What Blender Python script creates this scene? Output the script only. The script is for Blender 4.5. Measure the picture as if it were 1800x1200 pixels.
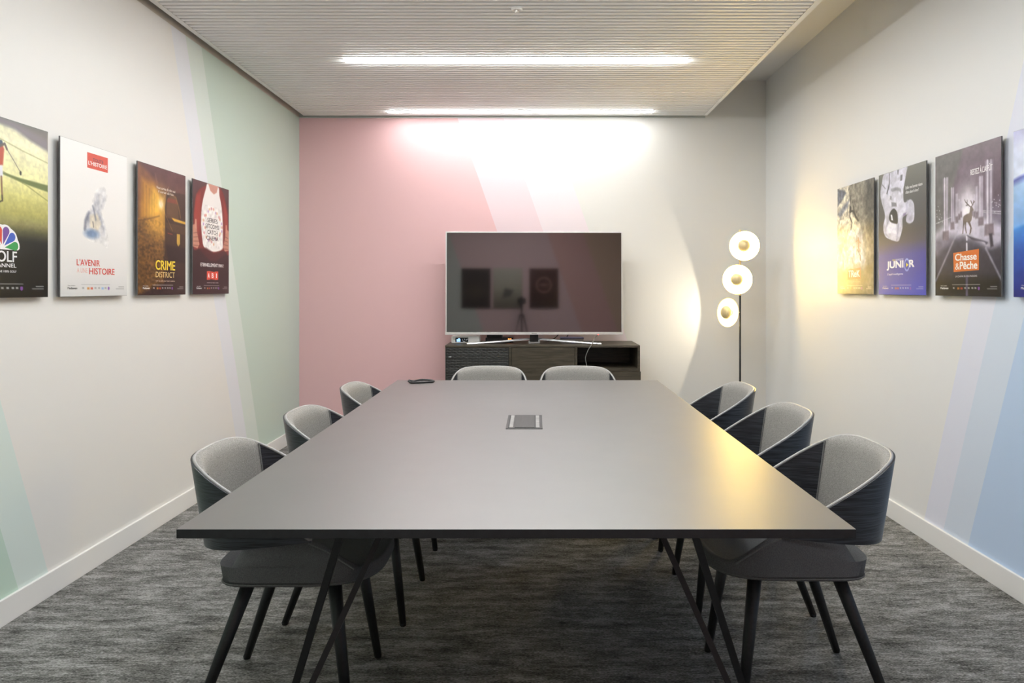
import bpy, bmesh, math, random
import numpy as np
from mathutils import Vector, Matrix
random.seed(7); rng = np.random.RandomState(7)
for o in list(bpy.data.objects): bpy.data.objects.remove(o)
scn = bpy.context.scene
COL = scn.collection

# ------------------------------------------------------------------ camera
cam_d = bpy.data.cameras.new('camera'); cam = bpy.data.objects.new('camera', cam_d); COL.objects.link(cam)
cam.location = (0, 0, 1.24); cam.rotation_euler = (math.radians(90), 0, 0)
cam_d.sensor_width = 36; cam_d.lens = 25.0
cam_d.shift_x = -39/1800; cam_d.shift_y = -94/1800
cam_d.clip_start = 0.02
scn.camera = cam
# ------------------------------------------------------------------ world, exposure, light levels
w = bpy.data.worlds.new('world'); scn.world = w; w.use_nodes = True
w.node_tree.nodes['Background'].inputs[0].default_value = (0.9, 0.95, 1, 1)
w.node_tree.nodes['Background'].inputs[1].default_value = 0.05
scn.view_settings.view_transform = 'Standard'; scn.view_settings.look = 'None'
scn.view_settings.gamma = 1.0; scn.view_settings.use_curve_mapping = False
scn.view_settings.exposure = 0.0
TUBE = 92.0          # emission of the linear ceiling lights
SHADE = 62.0         # emission of the lit glass of the floor lamp
SPOT = 2.0          # bulbs of the floor lamp (W)

# ------------------------------------------------------------------ room numbers (metres)
XL, XR, YB, YF, ZC = -1.957, 1.930, 5.924, -0.46, 2.967
PX0, PX1, PY0, PY1, PZ = -1.90, 1.423, -0.40, 5.85, 2.658     # slatted panel
TX0, TX1, TY0, TY1, TZ = -0.742, 0.668, 1.474, 3.858, 0.74    # table top
TUBES_Y = [5.70, 4.42, 3.14, 1.86, 0.58]; TUX0, TUX1 = -1.18, 0.955

def lin(c):
    if isinstance(c, str):
        c = [int(c[i:i+2], 16)/255 for i in (0, 2, 4)]
    return tuple((x/12.92 if x <= 0.04045 else ((x+0.055)/1.055)**2.4) for x in c)

# ------------------------------------------------------------------ materials
def mat(name, col, rough=0.5, metal=0.0, spec=0.5, emit=None, estr=0.0, noise=None, bump=None, **kw):
    """noise=(scale xyz, amount, detail) varies the colour; bump=(scale xyz, strength)"""
    m = bpy.data.materials.new(name); m.use_nodes = True
    nt = m.node_tree; b = nt.nodes['Principled BSDF']
    c = tuple(col) + (1,)
    b.inputs['Base Color'].default_value = c
    b.inputs['Roughness'].default_value = rough
    b.inputs['Metallic'].default_value = metal
    b.inputs['Specular IOR Level'].default_value = spec
    for k, v in kw.items(): b.inputs[k.replace('_', ' ')].default_value = v
    if emit:
        b.inputs['Emission Color'].default_value = tuple(emit) + (1,)
        b.inputs['Emission Strength'].default_value = estr
    tc = None
    def noise_node(scale, detail):
        nonlocal tc
        if tc is None: tc = nt.nodes.new('ShaderNodeTexCoord')
        mp = nt.nodes.new('ShaderNodeMapping'); mp.inputs['Scale'].default_value = scale
        nt.links.new(tc.outputs['Object'], mp.inputs[0])
        n = nt.nodes.new('ShaderNodeTexNoise'); n.inputs['Scale'].default_value = 1
        n.inputs['Detail'].default_value = detail
        nt.links.new(mp.outputs[0], n.inputs['Vector'])
        return n
    if noise:
        n = noise_node(noise[0], noise[2] if len(noise) > 2 else 3)
        r = nt.nodes.new('ShaderNodeValToRGB')
        a = noise[1]
        r.color_ramp.elements[0].position = 0.3; r.color_ramp.elements[1].position = 0.7
        r.color_ramp.elements[0].color = tuple(x*(1-a) for x in col) + (1,)
        r.color_ramp.elements[1].color = tuple(min(1, x*(1+a)) for x in col) + (1,)
        nt.links.new(n.outputs['Fac'], r.inputs[0]); nt.links.new(r.outputs[0], b.inputs['Base Color'])
    if bump:
        n = noise_node(bump[0], 3)
        bp = nt.nodes.new('ShaderNodeBump'); bp.inputs['Strength'].default_value = bump[1]
        bp.inputs['Distance'].default_value = 0.002
        nt.links.new(n.outputs['Fac'], bp.inputs['Height']); nt.links.new(bp.outputs[0], b.inputs['Normal'])
    return m

def band_mat(name, axis, stops, lo, hi, top=None, slope=0.35, zref=2.65):
    """diagonal painted bands: u = axis - slope*(zref-z); stops = [(u, colour)...] constant steps"""
    m = bpy.data.materials.new(name); m.use_nodes = True; nt = m.node_tree
    b = nt.nodes['Principled BSDF']; b.inputs['Roughness'].default_value = 0.42
    b.inputs['Specular IOR Level'].default_value = 0.35
    tc = nt.nodes.new('ShaderNodeTexCoord'); sp = nt.nodes.new('ShaderNodeSeparateXYZ')
    nt.links.new(tc.outputs['Object'], sp.inputs[0])
    def math_(op, a, bb):
        n = nt.nodes.new('ShaderNodeMath'); n.operation = op
        for i, v in enumerate((a, bb)):
            if isinstance(v, (int, float)): n.inputs[i].default_value = v
            else: nt.links.new(v, n.inputs[i])
        return n.outputs[0]
    zz = math_('MULTIPLY', math_('SUBTRACT', zref, sp.outputs['Z']), slope)
    u = math_('SUBTRACT', sp.outputs[axis], zz)
    f = math_('DIVIDE', math_('SUBTRACT', u, lo), hi-lo)
    r = nt.nodes.new('ShaderNodeValToRGB'); r.color_ramp.interpolation = 'CONSTANT'
    e = r.color_ramp.elements
    e[0].position = 0; e[0].color = stops[0][1] + (1,)
    e[1].position = (stops[1][0]-lo)/(hi-lo); e[1].color = stops[1][1] + (1,)
    for p, c in stops[2:]:
        k = e.new((p-lo)/(hi-lo)); k.color = c + (1,)
    nt.links.new(f, r.inputs[0]); out = r.outputs[0]
    if top:
        mx = nt.nodes.new('ShaderNodeMix'); mx.data_type = 'RGBA'
        nt.links.new(math_('GREATER_THAN', sp.outputs['Z'], top[0]), mx.inputs[0])
        nt.links.new(out, mx.inputs[6]); mx.inputs[7].default_value = top[1] + (1,)
        out = mx.outputs[2]
    nt.links.new(out, b.inputs['Base Color'])
    n = nt.nodes.new('ShaderNodeTexNoise'); n.inputs['Scale'].default_value = 260
    bp = nt.nodes.new('ShaderNodeBump'); bp.inputs['Strength'].default_value = 0.06; bp.inputs['Distance'].default_value = 0.001
    nt.links.new(tc.outputs['Object'], n.inputs['Vector']); nt.links.new(n.outputs['Fac'], bp.inputs['Height'])
    nt.links.new(bp.outputs[0], b.inputs['Normal'])
    return m

CREAM = (0.81, 0.80, 0.77)
M = {}
M['wall_left'] = band_mat('mural_left', 'Y', [(0, (.56, .72, .62)), (1.788, (.70, .80, .76)), (1.965, CREAM),
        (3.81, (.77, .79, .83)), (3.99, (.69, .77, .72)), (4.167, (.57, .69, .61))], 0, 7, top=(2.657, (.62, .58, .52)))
M['wall_right'] = band_mat('mural_right', 'Y', [(0, (.54, .68, .88)), (2.256, (.68, .76, .87)), (2.45, (.77, .79, .89)), (2.622, (.82, .82, .81))], 0, 7)
M['wall_back'] = band_mat('mural_back', 'X', [(-4, (.80, .51, .515)), (-.664, (.82, .65, .68)), (-.266, (.83, .73, .76)), (.121, (.77, .755, .715))], -4, 3)
M['wall_front'] = band_mat('mural_front', 'X', [(-4, (.62, .62, .6)), (-1.3, (.80, .56, .58)), (.3, (.78, .46, .44)), (.9, (.70, .48, .36))], -4, 3)
M['paint'] = mat('ceiling_paint', (.80, .79, .77), 0.6, bump=((180, 180, 180), .05))
M['skirting'] = mat('skirting_paint', (.86, .855, .83), 0.35, bump=((60, 60, 60), .03))
M['slat'] = mat('slat_paint', (.92, .91, .895), 0.45, noise=((3, 3, 3), .01))
M['backing'] = mat('panel_backing', (.13, .13, .125), 0.7, noise=((20, 20, 20), .06))
M['frame_white'] = mat('panel_frame', (.84, .84, .82), 0.4, noise=((20, 20, 20), .03))
M['tube'] = mat('light_diffuser', (.9, .9, .9), 0.4, emit=(.96, .972, .97), estr=TUBE)
M['tube_dim'] = mat('light_diffuser_dim', (.9, .9, .9), 0.4, emit=(.96, .972, .97), estr=TUBE*.42)
M['shade'] = mat('lit_glass', (.95, .85, .6), 0.25, emit=(1.0, .68, .17), estr=SHADE)
M['shade_dim'] = mat('lit_glass_side', (.95, .82, .5), 0.25, emit=(1.0, .82, .38), estr=1.7, noise=((30, 30, 30), .1))
M['brass'] = mat('brushed_brass', (.80, .64, .34), 0.42, metal=.35, noise=((200, 20, 20), .1))
M['pole'] = mat('black_pole', (.012, .012, .012), 0.35, noise=((30, 30, 30), .2))
M['bulb'] = mat('bulb_glass', (1, .9, .7), 0.2, emit=(1, .85, .55), estr=30)
M['black_metal'] = mat('black_powdercoat', (.010, .011, .012), 0.5, noise=((120, 120, 120), .3))
M['table_top'] = mat('table_laminate', (.085, .079, .076), 0.42, spec=.5, IOR=2.4, noise=((9, 9, 9), .05), bump=((500, 500, 500), .04))
M['table_edge'] = mat('table_edge_band', (.014, .016, .018), 0.45, noise=((60, 60, 60), .2))
M['hatch'] = mat('hatch_metal', (.045, .045, .045), 0.4, metal=.3, noise=((200, 10, 10), .2))
M['brush'] = mat('hatch_brush', (.33, .33, .32), 0.4, metal=.6, noise=((20, 300, 20), .5))
M['rim'] = mat('pale_edge_piping', (.38, .375, .37), 0.28, noise=((60, 60, 60), .08))
M['fabric'] = mat('grey_woven_fabric', (.32, .308, .286), 0.92, spec=.2, noise=((260, 260, 520), .30, 5), bump=((800, 800, 800), .5))
M['fabric_dark'] = mat('charcoal_woven_fabric', (.135, .137, .138), 0.92, spec=.2, noise=((620, 620, 300), .26, 4), bump=((800, 800, 800), .5))
M['welt'] = mat('fabric_welt', (.16, .16, .158), 0.9, noise=((300, 300, 300), .2))
M['tv_bezel'] = mat('tv_bezel_silver', (.72, .70, .69), 0.28, metal=.35, noise=((30, 30, 30), .03))
M['tv_screen'] = mat('tv_screen', (.008, .006, .006), 0.045, spec=.5, IOR=2.5, noise=((3, 3, 3), .1))
M['silver'] = mat('tv_foot_silver', (.50, .51, .52), 0.42, metal=.85, noise=((20, 20, 20), .05))
M['black_plastic'] = mat('black_plastic', (.012, .012, .013), 0.3, noise=((40, 40, 40), .2))
M['black_matt'] = mat('black_matt_plastic', (.018, .018, .019), 0.6, noise=((60, 60, 60), .3))
M['white_plastic'] = mat('white_plastic', (.90, .88, .84), 0.35, noise=((30, 30, 30), .03))
M['display'] = mat('radio_display', (.005, .005, .006), 0.2, noise=((30, 30, 30), .2))
M['glow_blue'] = mat('display_blue', (.3, .5, .8), 0.4, emit=(.35, .6, 1), estr=1.2)
M['glow_white'] = mat('display_digits', (.5, .5, .5), 0.4, emit=(.7, .75, .8), estr=.7)
M['glow_orange'] = mat('display_orange', (.8, .2, .05), 0.4, emit=(1, .28, .06), estr=3.0)
M['glow_red'] = mat('led_red', (.8, .05, .05), 0.4, emit=(1, .08, .05), estr=3.0)
M['glow_led_blue'] = mat('led_blue', (.2, .2, .9), 0.4, emit=(.25, .2, 1), estr=1.6)
M['cable_grey'] = mat('grey_cable', (.16, .16, .15), 0.5, noise=((30, 30, 30), .1))
M['box_grey'] = mat('switch_box_grey', (.45, .44, .47), 0.4, noise=((30, 30, 30), .05))
M['box_top'] = mat('switch_box_top', (.16, .16, .30), 0.35, noise=((30, 30, 30), .05))
M['poster_edge'] = mat('poster_panel_edge', (.13, .13, .13), 0.5, noise=((30, 30, 30), .1))
M['detector'] = mat('sprinkler_white', (.80, .77, .74), 0.4, noise=((30, 30, 30), .03))

def wood(name, c0, c1, scale, rough=.4, rings=True):
    m = bpy.data.materials.new(name); m.use_nodes = True; nt = m.node_tree; b = nt.nodes['Principled BSDF']
    b.inputs['Roughness'].default_value = rough
    tc = nt.nodes.new('ShaderNodeTexCoord'); mp = nt.nodes.new('ShaderNodeMapping')
    mp.inputs['Scale'].default_value = scale; nt.links.new(tc.outputs['Object'], mp.inputs[0])
    n = nt.nodes.new('ShaderNodeTexNoise'); n.inputs['Scale'].default_value = 1; n.inputs['Detail'].default_value = 5
    n.inputs['Distortion'].default_value = 1.2 if rings else .3
    nt.links.new(mp.outputs[0], n.inputs['Vector'])
    r = nt.nodes.new('ShaderNodeValToRGB'); r.color_ramp.elements[0].position = .36; r.color_ramp.elements[1].position = .66
    r.color_ramp.elements[0].color = c0 + (1,); r.color_ramp.elements[1].color = c1 + (1,)
    nt.links.new(n.outputs['Fac'], r.inputs[0]); nt.links.new(r.outputs[0], b.inputs['Base Color'])
    bp = nt.nodes.new('ShaderNodeBump'); bp.inputs['Strength'].default_value = .35; bp.inputs['Distance'].default_value = .001
    nt.links.new(n.outputs['Fac'], bp.inputs['Height']); nt.links.new(bp.outputs[0], b.inputs['Normal'])
    return m
M['ply'] = wood('black_stained_plywood', (.006, .007, .009), (.052, .058, .070), (10, 10, 400), .36, False)
M['oak'] = wood('smoked_oak', (.038, .031, .020), (.082, .068, .046), (5, 5, 70), .45)
M['oak_dark'] = wood('black_oak', (.012, .012, .011), (.034, .034, .030), (5, 5, 90), .5)

def carpet():
    m = bpy.data.materials.new('streaked_carpet'); m.use_nodes = True; nt = m.node_tree; b = nt.nodes['Principled BSDF']
    b.inputs['Roughness'].default_value = .95; b.inputs['Specular IOR Level'].default_value = .1
    tc = nt.nodes.new('ShaderNodeTexCoord')
    def nz(sc, det, dist=0):
        mp = nt.nodes.new('ShaderNodeMapping'); mp.inputs['Scale'].default_value = sc
        nt.links.new(tc.outputs['Object'], mp.inputs[0])
        n = nt.nodes.new('ShaderNodeTexNoise'); n.inputs['Scale'].default_value = 1
        n.inputs['Detail'].default_value = det; n.inputs['Distortion'].default_value = dist
        nt.links.new(mp.outputs[0], n.inputs['Vector']); return n.outputs['Fac']
    def mix(a, bb, f):
        n = nt.nodes.new('ShaderNodeMath'); n.operation = 'MULTIPLY_ADD'
        nt.links.new(a, n.inputs[0]); n.inputs[1].default_value = f; nt.links.new(bb, n.inputs[2]); return n.outputs[0]
    fine = nz((120, 400, 1), 3, .2); mid = nz((34, 150, 1), 4, .8); big = nz((6, 22, 1), 3)
    s = mix(fine, mix(mid, big, 1.0), 1.35)
    n = nt.nodes.new('ShaderNodeMath'); n.operation = 'DIVIDE'; nt.links.new(s, n.inputs[0]); n.inputs[1].default_value = 3.35
    r = nt.nodes.new('ShaderNodeValToRGB'); e = r.color_ramp.elements
    e[0].position = .40; e[0].color = (.045, .046, .042, 1); e[1].position = .60; e[1].color = (.42, .415, .405, 1)
    k = e.new(.5); k.color = (.18, .18, .17, 1)
    nt.links.new(n.outputs[0], r.inputs[0]); nt.links.new(r.outputs[0], b.inputs['Base Color'])
    bp = nt.nodes.new('ShaderNodeBump'); bp.inputs['Strength'].default_value = .5; bp.inputs['Distance'].default_value = .004
    nt.links.new(fine, bp.inputs['Height']); nt.links.new(bp.outputs[0], b.inputs['Normal'])
    return m
M['carpet'] = carpet()

# ------------------------------------------------------------------ mesh helpers
def new_obj(name, me, material=None, parent=None, loc=None, rot=None):
    o = bpy.data.objects.new(name, me); COL.objects.link(o)
    if material is not None and me is not None and not me.materials: me.materials.append(material)
    if parent is not None: o.parent = parent
    if loc is not None: o.location = loc
    if rot is not None: o.rotation_euler = rot
    return o
def thing(name, label, cat, loc=(0, 0, 0), rz=0, group=None):
    o = bpy.data.objects.new(name, None); COL.objects.link(o); o.location = loc; o.rotation_euler = (0, 0, rz)
    o.empty_display_size = .1
    return tag(o, label, cat, group)
def tag(o, label, cat, group=None):
    o['label'] = label; o['category'] = cat
    if group: o['group'] = group
    return o
def struct(o): o['kind'] = 'structure'; return o
def bm_box(bm, x0, x1, y0, y1, z0, z1):
    vs = [bm.verts.new((x, y, z)) for x in (x0, x1) for y in (y0, y1) for z in (z0, z1)]
    for f in ((0, 1, 3, 2), (4, 6, 7, 5), (0, 4, 5, 1), (2, 3, 7, 6), (0, 2, 6, 4), (1, 5, 7, 3)):
        bm.faces.new([vs[i] for i in f])
def finish(bm, name, bevel=0, seg=2, smooth=False):
    bmesh.ops.recalc_face_normals(bm, faces=bm.faces)
    if bevel:
        bmesh.ops.bevel(bm, geom=list(bm.edges), offset=bevel, segments=seg, affect='EDGES', profile=.6, clamp_overlap=True)
    me = bpy.data.meshes.new(name); bm.to_mesh(me); bm.free()
    if smooth:
        me.shade_smooth()
    return me
def box(name, x0, x1, y0, y1, z0, z1, m, parent=None, bevel=0, seg=2, smooth=False):
    bm = bmesh.new(); bm_box(bm, x0, x1, y0, y1, z0, z1)
    return new_obj(name, finish(bm, name, bevel, seg, smooth), m, parent)
def boxes(name, lst, m, parent=None, bevel=0):
    bm = bmesh.new()
    for b in lst: bm_box(bm, *b)
    return new_obj(name, finish(bm, name, bevel), m, parent)
def tube_mesh(name, pts, r, n=10, closed=False, flat=(1, 1)):
    pts = [Vector(p) for p in pts]; N = len(pts)
    rs = r if isinstance(r, (list, tuple)) else [r]*N
    vs, fs = [], []
    up = Vector((0, 0, 1))
    for i, p in enumerate(pts):
        if closed: t = pts[(i+1) % N]-pts[i-1]
        else: t = pts[min(i+1, N-1)]-pts[max(i-1, 0)]
        t.normalize()
        u = up if abs(t.dot(up)) < .97 else Vector((0, 1, 0))
        a = t.cross(u).normalized(); b = t.cross(a).normalized()
        for k in range(n):
            th = 2*math.pi*(k+.5)/n
            vs.append(p + a*math.cos(th)*rs[i]*flat[0] + b*math.sin(th)*rs[i]*flat[1])
    L = N if closed else N-1
    for i in range(L):
        for k in range(n):
            j = (i+1) % N
            fs.append((i*n+k, i*n+(k+1) % n, j*n+(k+1) % n, j*n+k))
    if not closed:
        fs.append(tuple(range(n))); fs.append(tuple((N-1)*n+k for k in reversed(range(n))))
    me = bpy.data.meshes.new(name); me.from_pydata(vs, [], fs); me.update()
    bm = bmesh.new(); bm.from_mesh(me); bmesh.ops.recalc_face_normals(bm, faces=bm.faces); bm.to_mesh(me); bm.free()
    if n > 6: me.shade_smooth()
    return me
def tube(name, pts, r, m, parent=None, n=10, closed=False, flat=(1, 1)):
    return new_obj(name, tube_mesh(name, pts, r, n, closed, flat), m, parent)
def smooth_pts(pts, k=6):
    """Catmull-Rom"""
    P = [Vector(p) for p in pts]; P = [P[0]*2-P[1]] + P + [P[-1]*2-P[-2]]; out = []
    for i in range(1, len(P)-2):
        for j in range(k):
            t = j/k; a, b, c, d = P[i-1:i+3]
            out.append(.5*((2*b)+(c-a)*t+(2*a-5*b+4*c-d)*t*t+(3*b-a-3*c+d)*t**3))
    out.append(P[-2]); return out
def grid_mesh(name, pts, closed_u=False, thick=None):
    """pts[i][j] rows; optional second layer pts2 for solid shell"""
    nu, nv = len(pts), len(pts[0])
    vs = [p for row in pts for p in row]; fs = []
    def idx(i, j): return (i % nu)*nv+j
    for i in range(nu if closed_u else nu-1):
        for j in range(nv-1): fs.append((idx(i, j), idx(i+1, j), idx(i+1, j+1), idx(i, j+1)))
    if thick is not None:
        off = len(vs); vs += [p for row in thick for p in row]
        base = list(fs); fs += [tuple(off+k for k in reversed(f)) for f in base]
        for i in range(nu if closed_u else nu-1):
            for j in (0, nv-1): fs.append((idx(i, j), idx(i+1, j), off+idx(i+1, j), off+idx(i, j)))
        if not closed_u:
            for j in range(nv-1):
                for i in (0, nu-1): fs.append((idx(i, j), idx(i, j+1), off+idx(i, j+1), off+idx(i, j)))
    me = bpy.data.meshes.new(name); me.from_pydata(vs, [], fs); me.update()
    bm = bmesh.new(); bm.from_mesh(me); bmesh.ops.recalc_face_normals(bm, faces=bm.faces); bm.to_mesh(me); bm.free()
    return me
def lathe_mesh(name, prof, n=40, cap=False):
    """profile (r, h), axis along local -y (towards viewer = -y)"""
    rows = []
    for k in range(n):
        th = 2*math.pi*k/n
        rows.append([(r*math.cos(th), -h, r*math.sin(th)) for r, h in prof])
    me = grid_mesh(name, rows, closed_u=True)
    bm = bmesh.new(); bm.from_mesh(me); bmesh.ops.remove_doubles(bm, verts=bm.verts, dist=1e-5)
    bmesh.ops.recalc_face_normals(bm, faces=bm.faces); bm.to_mesh(me); bm.free(); me.shade_smooth(); return me
def auto_smooth(me, deg=35):
    me.shade_smooth()
    bm = bmesh.new(); bm.from_mesh(me)
    for e in bm.edges:
        if len(e.link_faces) == 2 and e.calc_face_angle(0) > math.radians(deg): e.smooth = False
    bm.to_mesh(me); bm.free()

# ------------------------------------------------------------------ the room
T = .10
struct(box('floor', XL-T, XR+T, YF-T, YB+T, -T, 0, M['carpet']))
struct(box('ceiling', XL-T, XR+T, YF-T, YB+T, ZC, ZC+T, M['paint']))
struct(box('wall_left', XL-T, XL, YF, YB, 0, ZC, M['wall_left']))
struct(box('wall_right', XR, XR+T, YF, YB, 0, ZC, M['wall_right']))
struct(box('wall_back', XL-T, XR+T, YB, YB+T, 0, ZC, M['wall_back']))
struct(box('wall_front', XL-T, XR+T, YF-T, YF, 0, ZC, M['wall_front']))
BH = .098
struct(box('baseboard_left', XL, XL+.013, YF, YB, 0, BH, M['skirting'], bevel=.003))
struct(box('baseboard_right', XR-.013, XR, YF, YB, 0, BH, M['skirting'], bevel=.003))
struct(box('baseboard_back', XL+.013, XR-.013, YB-.013, YB, 0, BH, M['skirting'], bevel=.003))
struct(box('baseboard_front', XL+.013, XR-.013, YF, YF+.013, 0, BH, M['skirting'], bevel=.003))

M['grey_trim'] = mat('grey_wall_trim', (.50, .53, .50), .6, noise=((20, 20, 20), .03))
struct(box('trim_1', XL, PX1, YB-.008, YB, 2.655, 2.75, M['grey_trim']))  # grey strip of wall above the mural, up to the panel's right edge

# ------------------------------------------------------------------ slatted ceiling panel
pan = thing('slatted_ceiling_panel', 'white suspended ceiling panel of narrow slats with a slim frame', 'ceiling panel', (0, 0, PZ))
FW = .030
boxes('panel_frame', [(PX0, PX0+FW, PY0, PY1, 0, .055), (PX1-FW, PX1, PY0, PY1, 0, .055),
      (PX0+FW, PX1-FW, PY1-.012, PY1, 0, .055), (PX0+FW, PX1-FW, PY0, PY0+.012, 0, .055)], M['frame_white'], pan, .0015)
box('panel_backing', PX0+FW, PX1-FW, PY0+.012, PY1-.012, .040, .05, M['backing'], pan)
hang = bmesh.new(); bm_box(hang, -.005, .005, -.005, .005, .055, ZC-PZ); hm = finish(hang, 'hanger')
for x in (PX0+.3, PX1-.3):
    for y in (.3, 2.0, 3.8, 5.4): new_obj('hanger', hm, M['frame_white'], pan, (x, y, 0))
def slat_mesh(x0, x1):
    bm = bmesh.new()
    prof = [(-.0138, .028), (-.0138, .004), (-.0120, .001), (-.008, 0), (.008, 0), (.0120, .001), (.0138, .004), (.0138, .028)]
    a = [bm.verts.new((x0, y, z)) for y, z in prof]; b = [bm.verts.new((x1, y, z)) for y, z in prof]
    for i in range(len(prof)):
        j = (i+1) % len(prof); bm.faces.new((a[i], a[j], b[j], b[i]))
    bm.faces.new(a); bm.faces.new(list(reversed(b)))
    me = finish(bm, 'slat'); me.materials.append(M['slat']); return me
SX0, SX1 = PX0+FW+.003, PX1-FW-.003
full, lft, rgt = slat_mesh(SX0, SX1), slat_mesh(SX0, TUX0-.004), slat_mesh(TUX1+.004, SX1)
LW = .026
y = PY1-.012-.022; PITCH = .0435
while y > PY0+.03:
    if any(abs(y-t) < LW+.012 for t in TUBES_Y):
        new_obj('slat', lft, None, pan, (0, y, 0)); new_obj('slat', rgt, None, pan, (0, y, 0))
    else: new_obj('slat', full, None, pan, (0, y, 0))
    y -= PITCH
lab = {5.70: 'bright linear ceiling light closest to the back wall, washing it with light',
       4.42: 'bright linear ceiling light nearer the camera, crossing the slats above the table',
       3.14: 'linear ceiling light above the far half of the table, out of view',
       1.86: 'linear ceiling light above the near end of the table, out of view',
       0.58: 'added dimmer linear ceiling light overhead of the camera, out of view'  # unseen light added to brighten the near walls
       }
hb = bmesh.new()
bm_box(hb, TUX0, TUX1, -LW, -LW+.004, -.004, .03); bm_box(hb, TUX0, TUX1, LW-.004, LW, -.004, .03)
bm_box(hb, TUX0, TUX0+.004, -LW+.004, LW-.004, -.004, .03); bm_box(hb, TUX1-.004, TUX1, -LW+.004, LW-.004, -.004, .03)
bm_box(hb, TUX0+.004, TUX1-.004, -LW+.004, LW-.004, .024, .030)
hm = finish(hb, 'housing')
db = bmesh.new(); bm_box(db, TUX0+.004, TUX1-.004, -LW+.004, LW-.004, -.010, .012); dm = finish(db, 'diffuser'); dw = dm.copy()
for ty in sorted(TUBES_Y):
    t = thing('linear_ceiling_light', lab[ty], 'ceiling light', (0, ty, PZ), group='linear lights in the slatted ceiling')
    new_obj('housing', hm, M['frame_white'], t); new_obj('diffuser', dm if 1 < ty < 5 else dw, M['tube'] if 1 < ty < 5 else M['tube_dim'], t)
# sprinkler head between the slats
sp = thing('sprinkler_head', 'small round white sprinkler head set between the ceiling slats', 'sprinkler', (-.089, 3.62, PZ))
def disc_z(name, prof, m, parent, n=24):
    me = lathe_mesh(name, prof, n); me.transform(Matrix.Rotation(math.radians(90), 4, 'X'))
    return new_obj(name, me, m, parent)
# lathe axis -y turned to -z
disc_z('escutcheon', [(.0001, .004), (.018, .004), (.020, .006), (.026, .006), (.030, .001), (.030, -.004), (.0001, -.004)], M['detector'], sp)
disc_z('plunger', [(.0001, .016), (.008, .016), (.010, .012), (.006, .006), (.006, .003)], M['detector'], sp)

# ------------------------------------------------------------------ conference table
tb = thing('conference_table', 'large rectangular dark grey conference table with black edge and splayed black bar legs', 'table', (0, 0, 0))
bm = bmesh.new(); bm_box(bm, TX0, TX1, TY0, TY1, TZ-.019, TZ)
me = finish(bm, 'tabletop', .0012, 2)
me.materials.append(M['table_top']); me.materials.append(M['table_edge'])
for p in me.polygons: p.material_index = 0 if p.normal.z > .6 else 1
new_obj('tabletop', me, None, tb)
def bar(bm, a, b, w, h):
    a, b = Vector(a), Vector(b); t = (b-a).normalized(); s = t.cross(Vector((0, 1, 0))).normalized(); u = t.cross(s)
    vs = [bm.verts.new(p + s*i*w/2 + u*j*h/2) for p in (a, b) for i, j in ((-1, -1), (1, -1), (1, 1), (-1, 1))]
    for f in ((0, 1, 2, 3), (7, 6, 5, 4), (0, 4, 5, 1), (1, 5, 6, 2), (2, 6, 7, 3), (3, 7, 4, 0)): bm.faces.new([vs[k] for k in f])
cx = (TX0+TX1)/2
for sx in (-1, 1):
    for y0, sy in ((1.80, 1), (TY0+TY1-1.80, -1)):
        bm = bmesh.new(); fx = cx+sx*.636; zt = TZ-.019
        bar(bm, (fx, y0, .009), (cx+sx*.388, y0-sy*.22, zt-.012), .016, .014)
        bar(bm, (fx-sx*.004, y0+sy*.006, .009), (cx+sx*.325, y0+sy*.27, zt-.012), .016, .014)
        bm_box(bm, fx-.016, fx+.016, y0-.016, y0+.016, 0, .010)
        ya, yb = sorted((y0-sy*.26, y0+sy*.31))
        bm_box(bm, cx+sx*.36-.045, cx+sx*.36+.045, ya, yb, zt-.012, zt)
        new_obj('leg', finish(bm, 'leg'), M['black_metal'], tb)
boxes('underframe', [(cx-.33, cx-.29, 1.75, 3.58, TZ-.049, TZ-.019), (cx+.29, cx+.33, 1.75, 3.58, TZ-.049, TZ-.019),
      (cx-.29, cx+.29, 1.90, 1.94, TZ-.049, TZ-.019), (cx-.29, cx+.29, 3.39, 3.43, TZ-.049, TZ-.019)], M['black_metal'], tb)
ht = boxes('cable_hatch', [(-.101, .030, 2.52, 2.79, TZ-.001, TZ+.0022)], M['hatch'], tb, .0008)
box('hatch_lid', -.070, .001, 2.535, 2.775, TZ+.0022, TZ+.0042, M['hatch'], ht, bevel=.0008)
for x in (-.091, .004):
    box('brush_strip', x+.002, x+.015, 2.535, 2.775, TZ+.0022, TZ+.0036, M['brush'], ht)
    box('brush_slot', x-.003, x+.002, 2.535, 2.775, TZ+.0022, TZ+.0030, M['black_metal'], ht)
# folded black strap
def T_(x, y, z=TZ): 
    return Vector((x, y, z))
st = thing('folded_strap', 'small folded black strap lying on the far left end of the tabletop', 'strap', (-.66, 3.76, TZ))
tube('strap_band', smooth_pts([(0, -.02, .010), (.012, -.035, .006), (.03, -.045, .006), (.075, -.03, .006), (.125, -.006, .006), (.121, .012, .009), (.10, .022, .011), (.065, .026, .011), (.04, .012, .010), (.018, -.012, .010), (-.002, -.012, .014)], 5), .0062, M['black_matt'], st, 8, flat=(1.1, .8))
tube('strap_fold', smooth_pts([(.018, -.03, .006), (.035, -.012, .012), (.07, .0, .016), (.105, .004, .012), (.128, .004, .008)], 5), .0052, M['black_matt'], st, 8, flat=(1.3, .8))
tube('strap_cord', smooth_pts([(.068, .026, .008), (.062, .045, .004), (.05, .06, .002), (.03, .07, .002)], 5), .0014, M['cable_grey'], st, 6)

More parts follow.
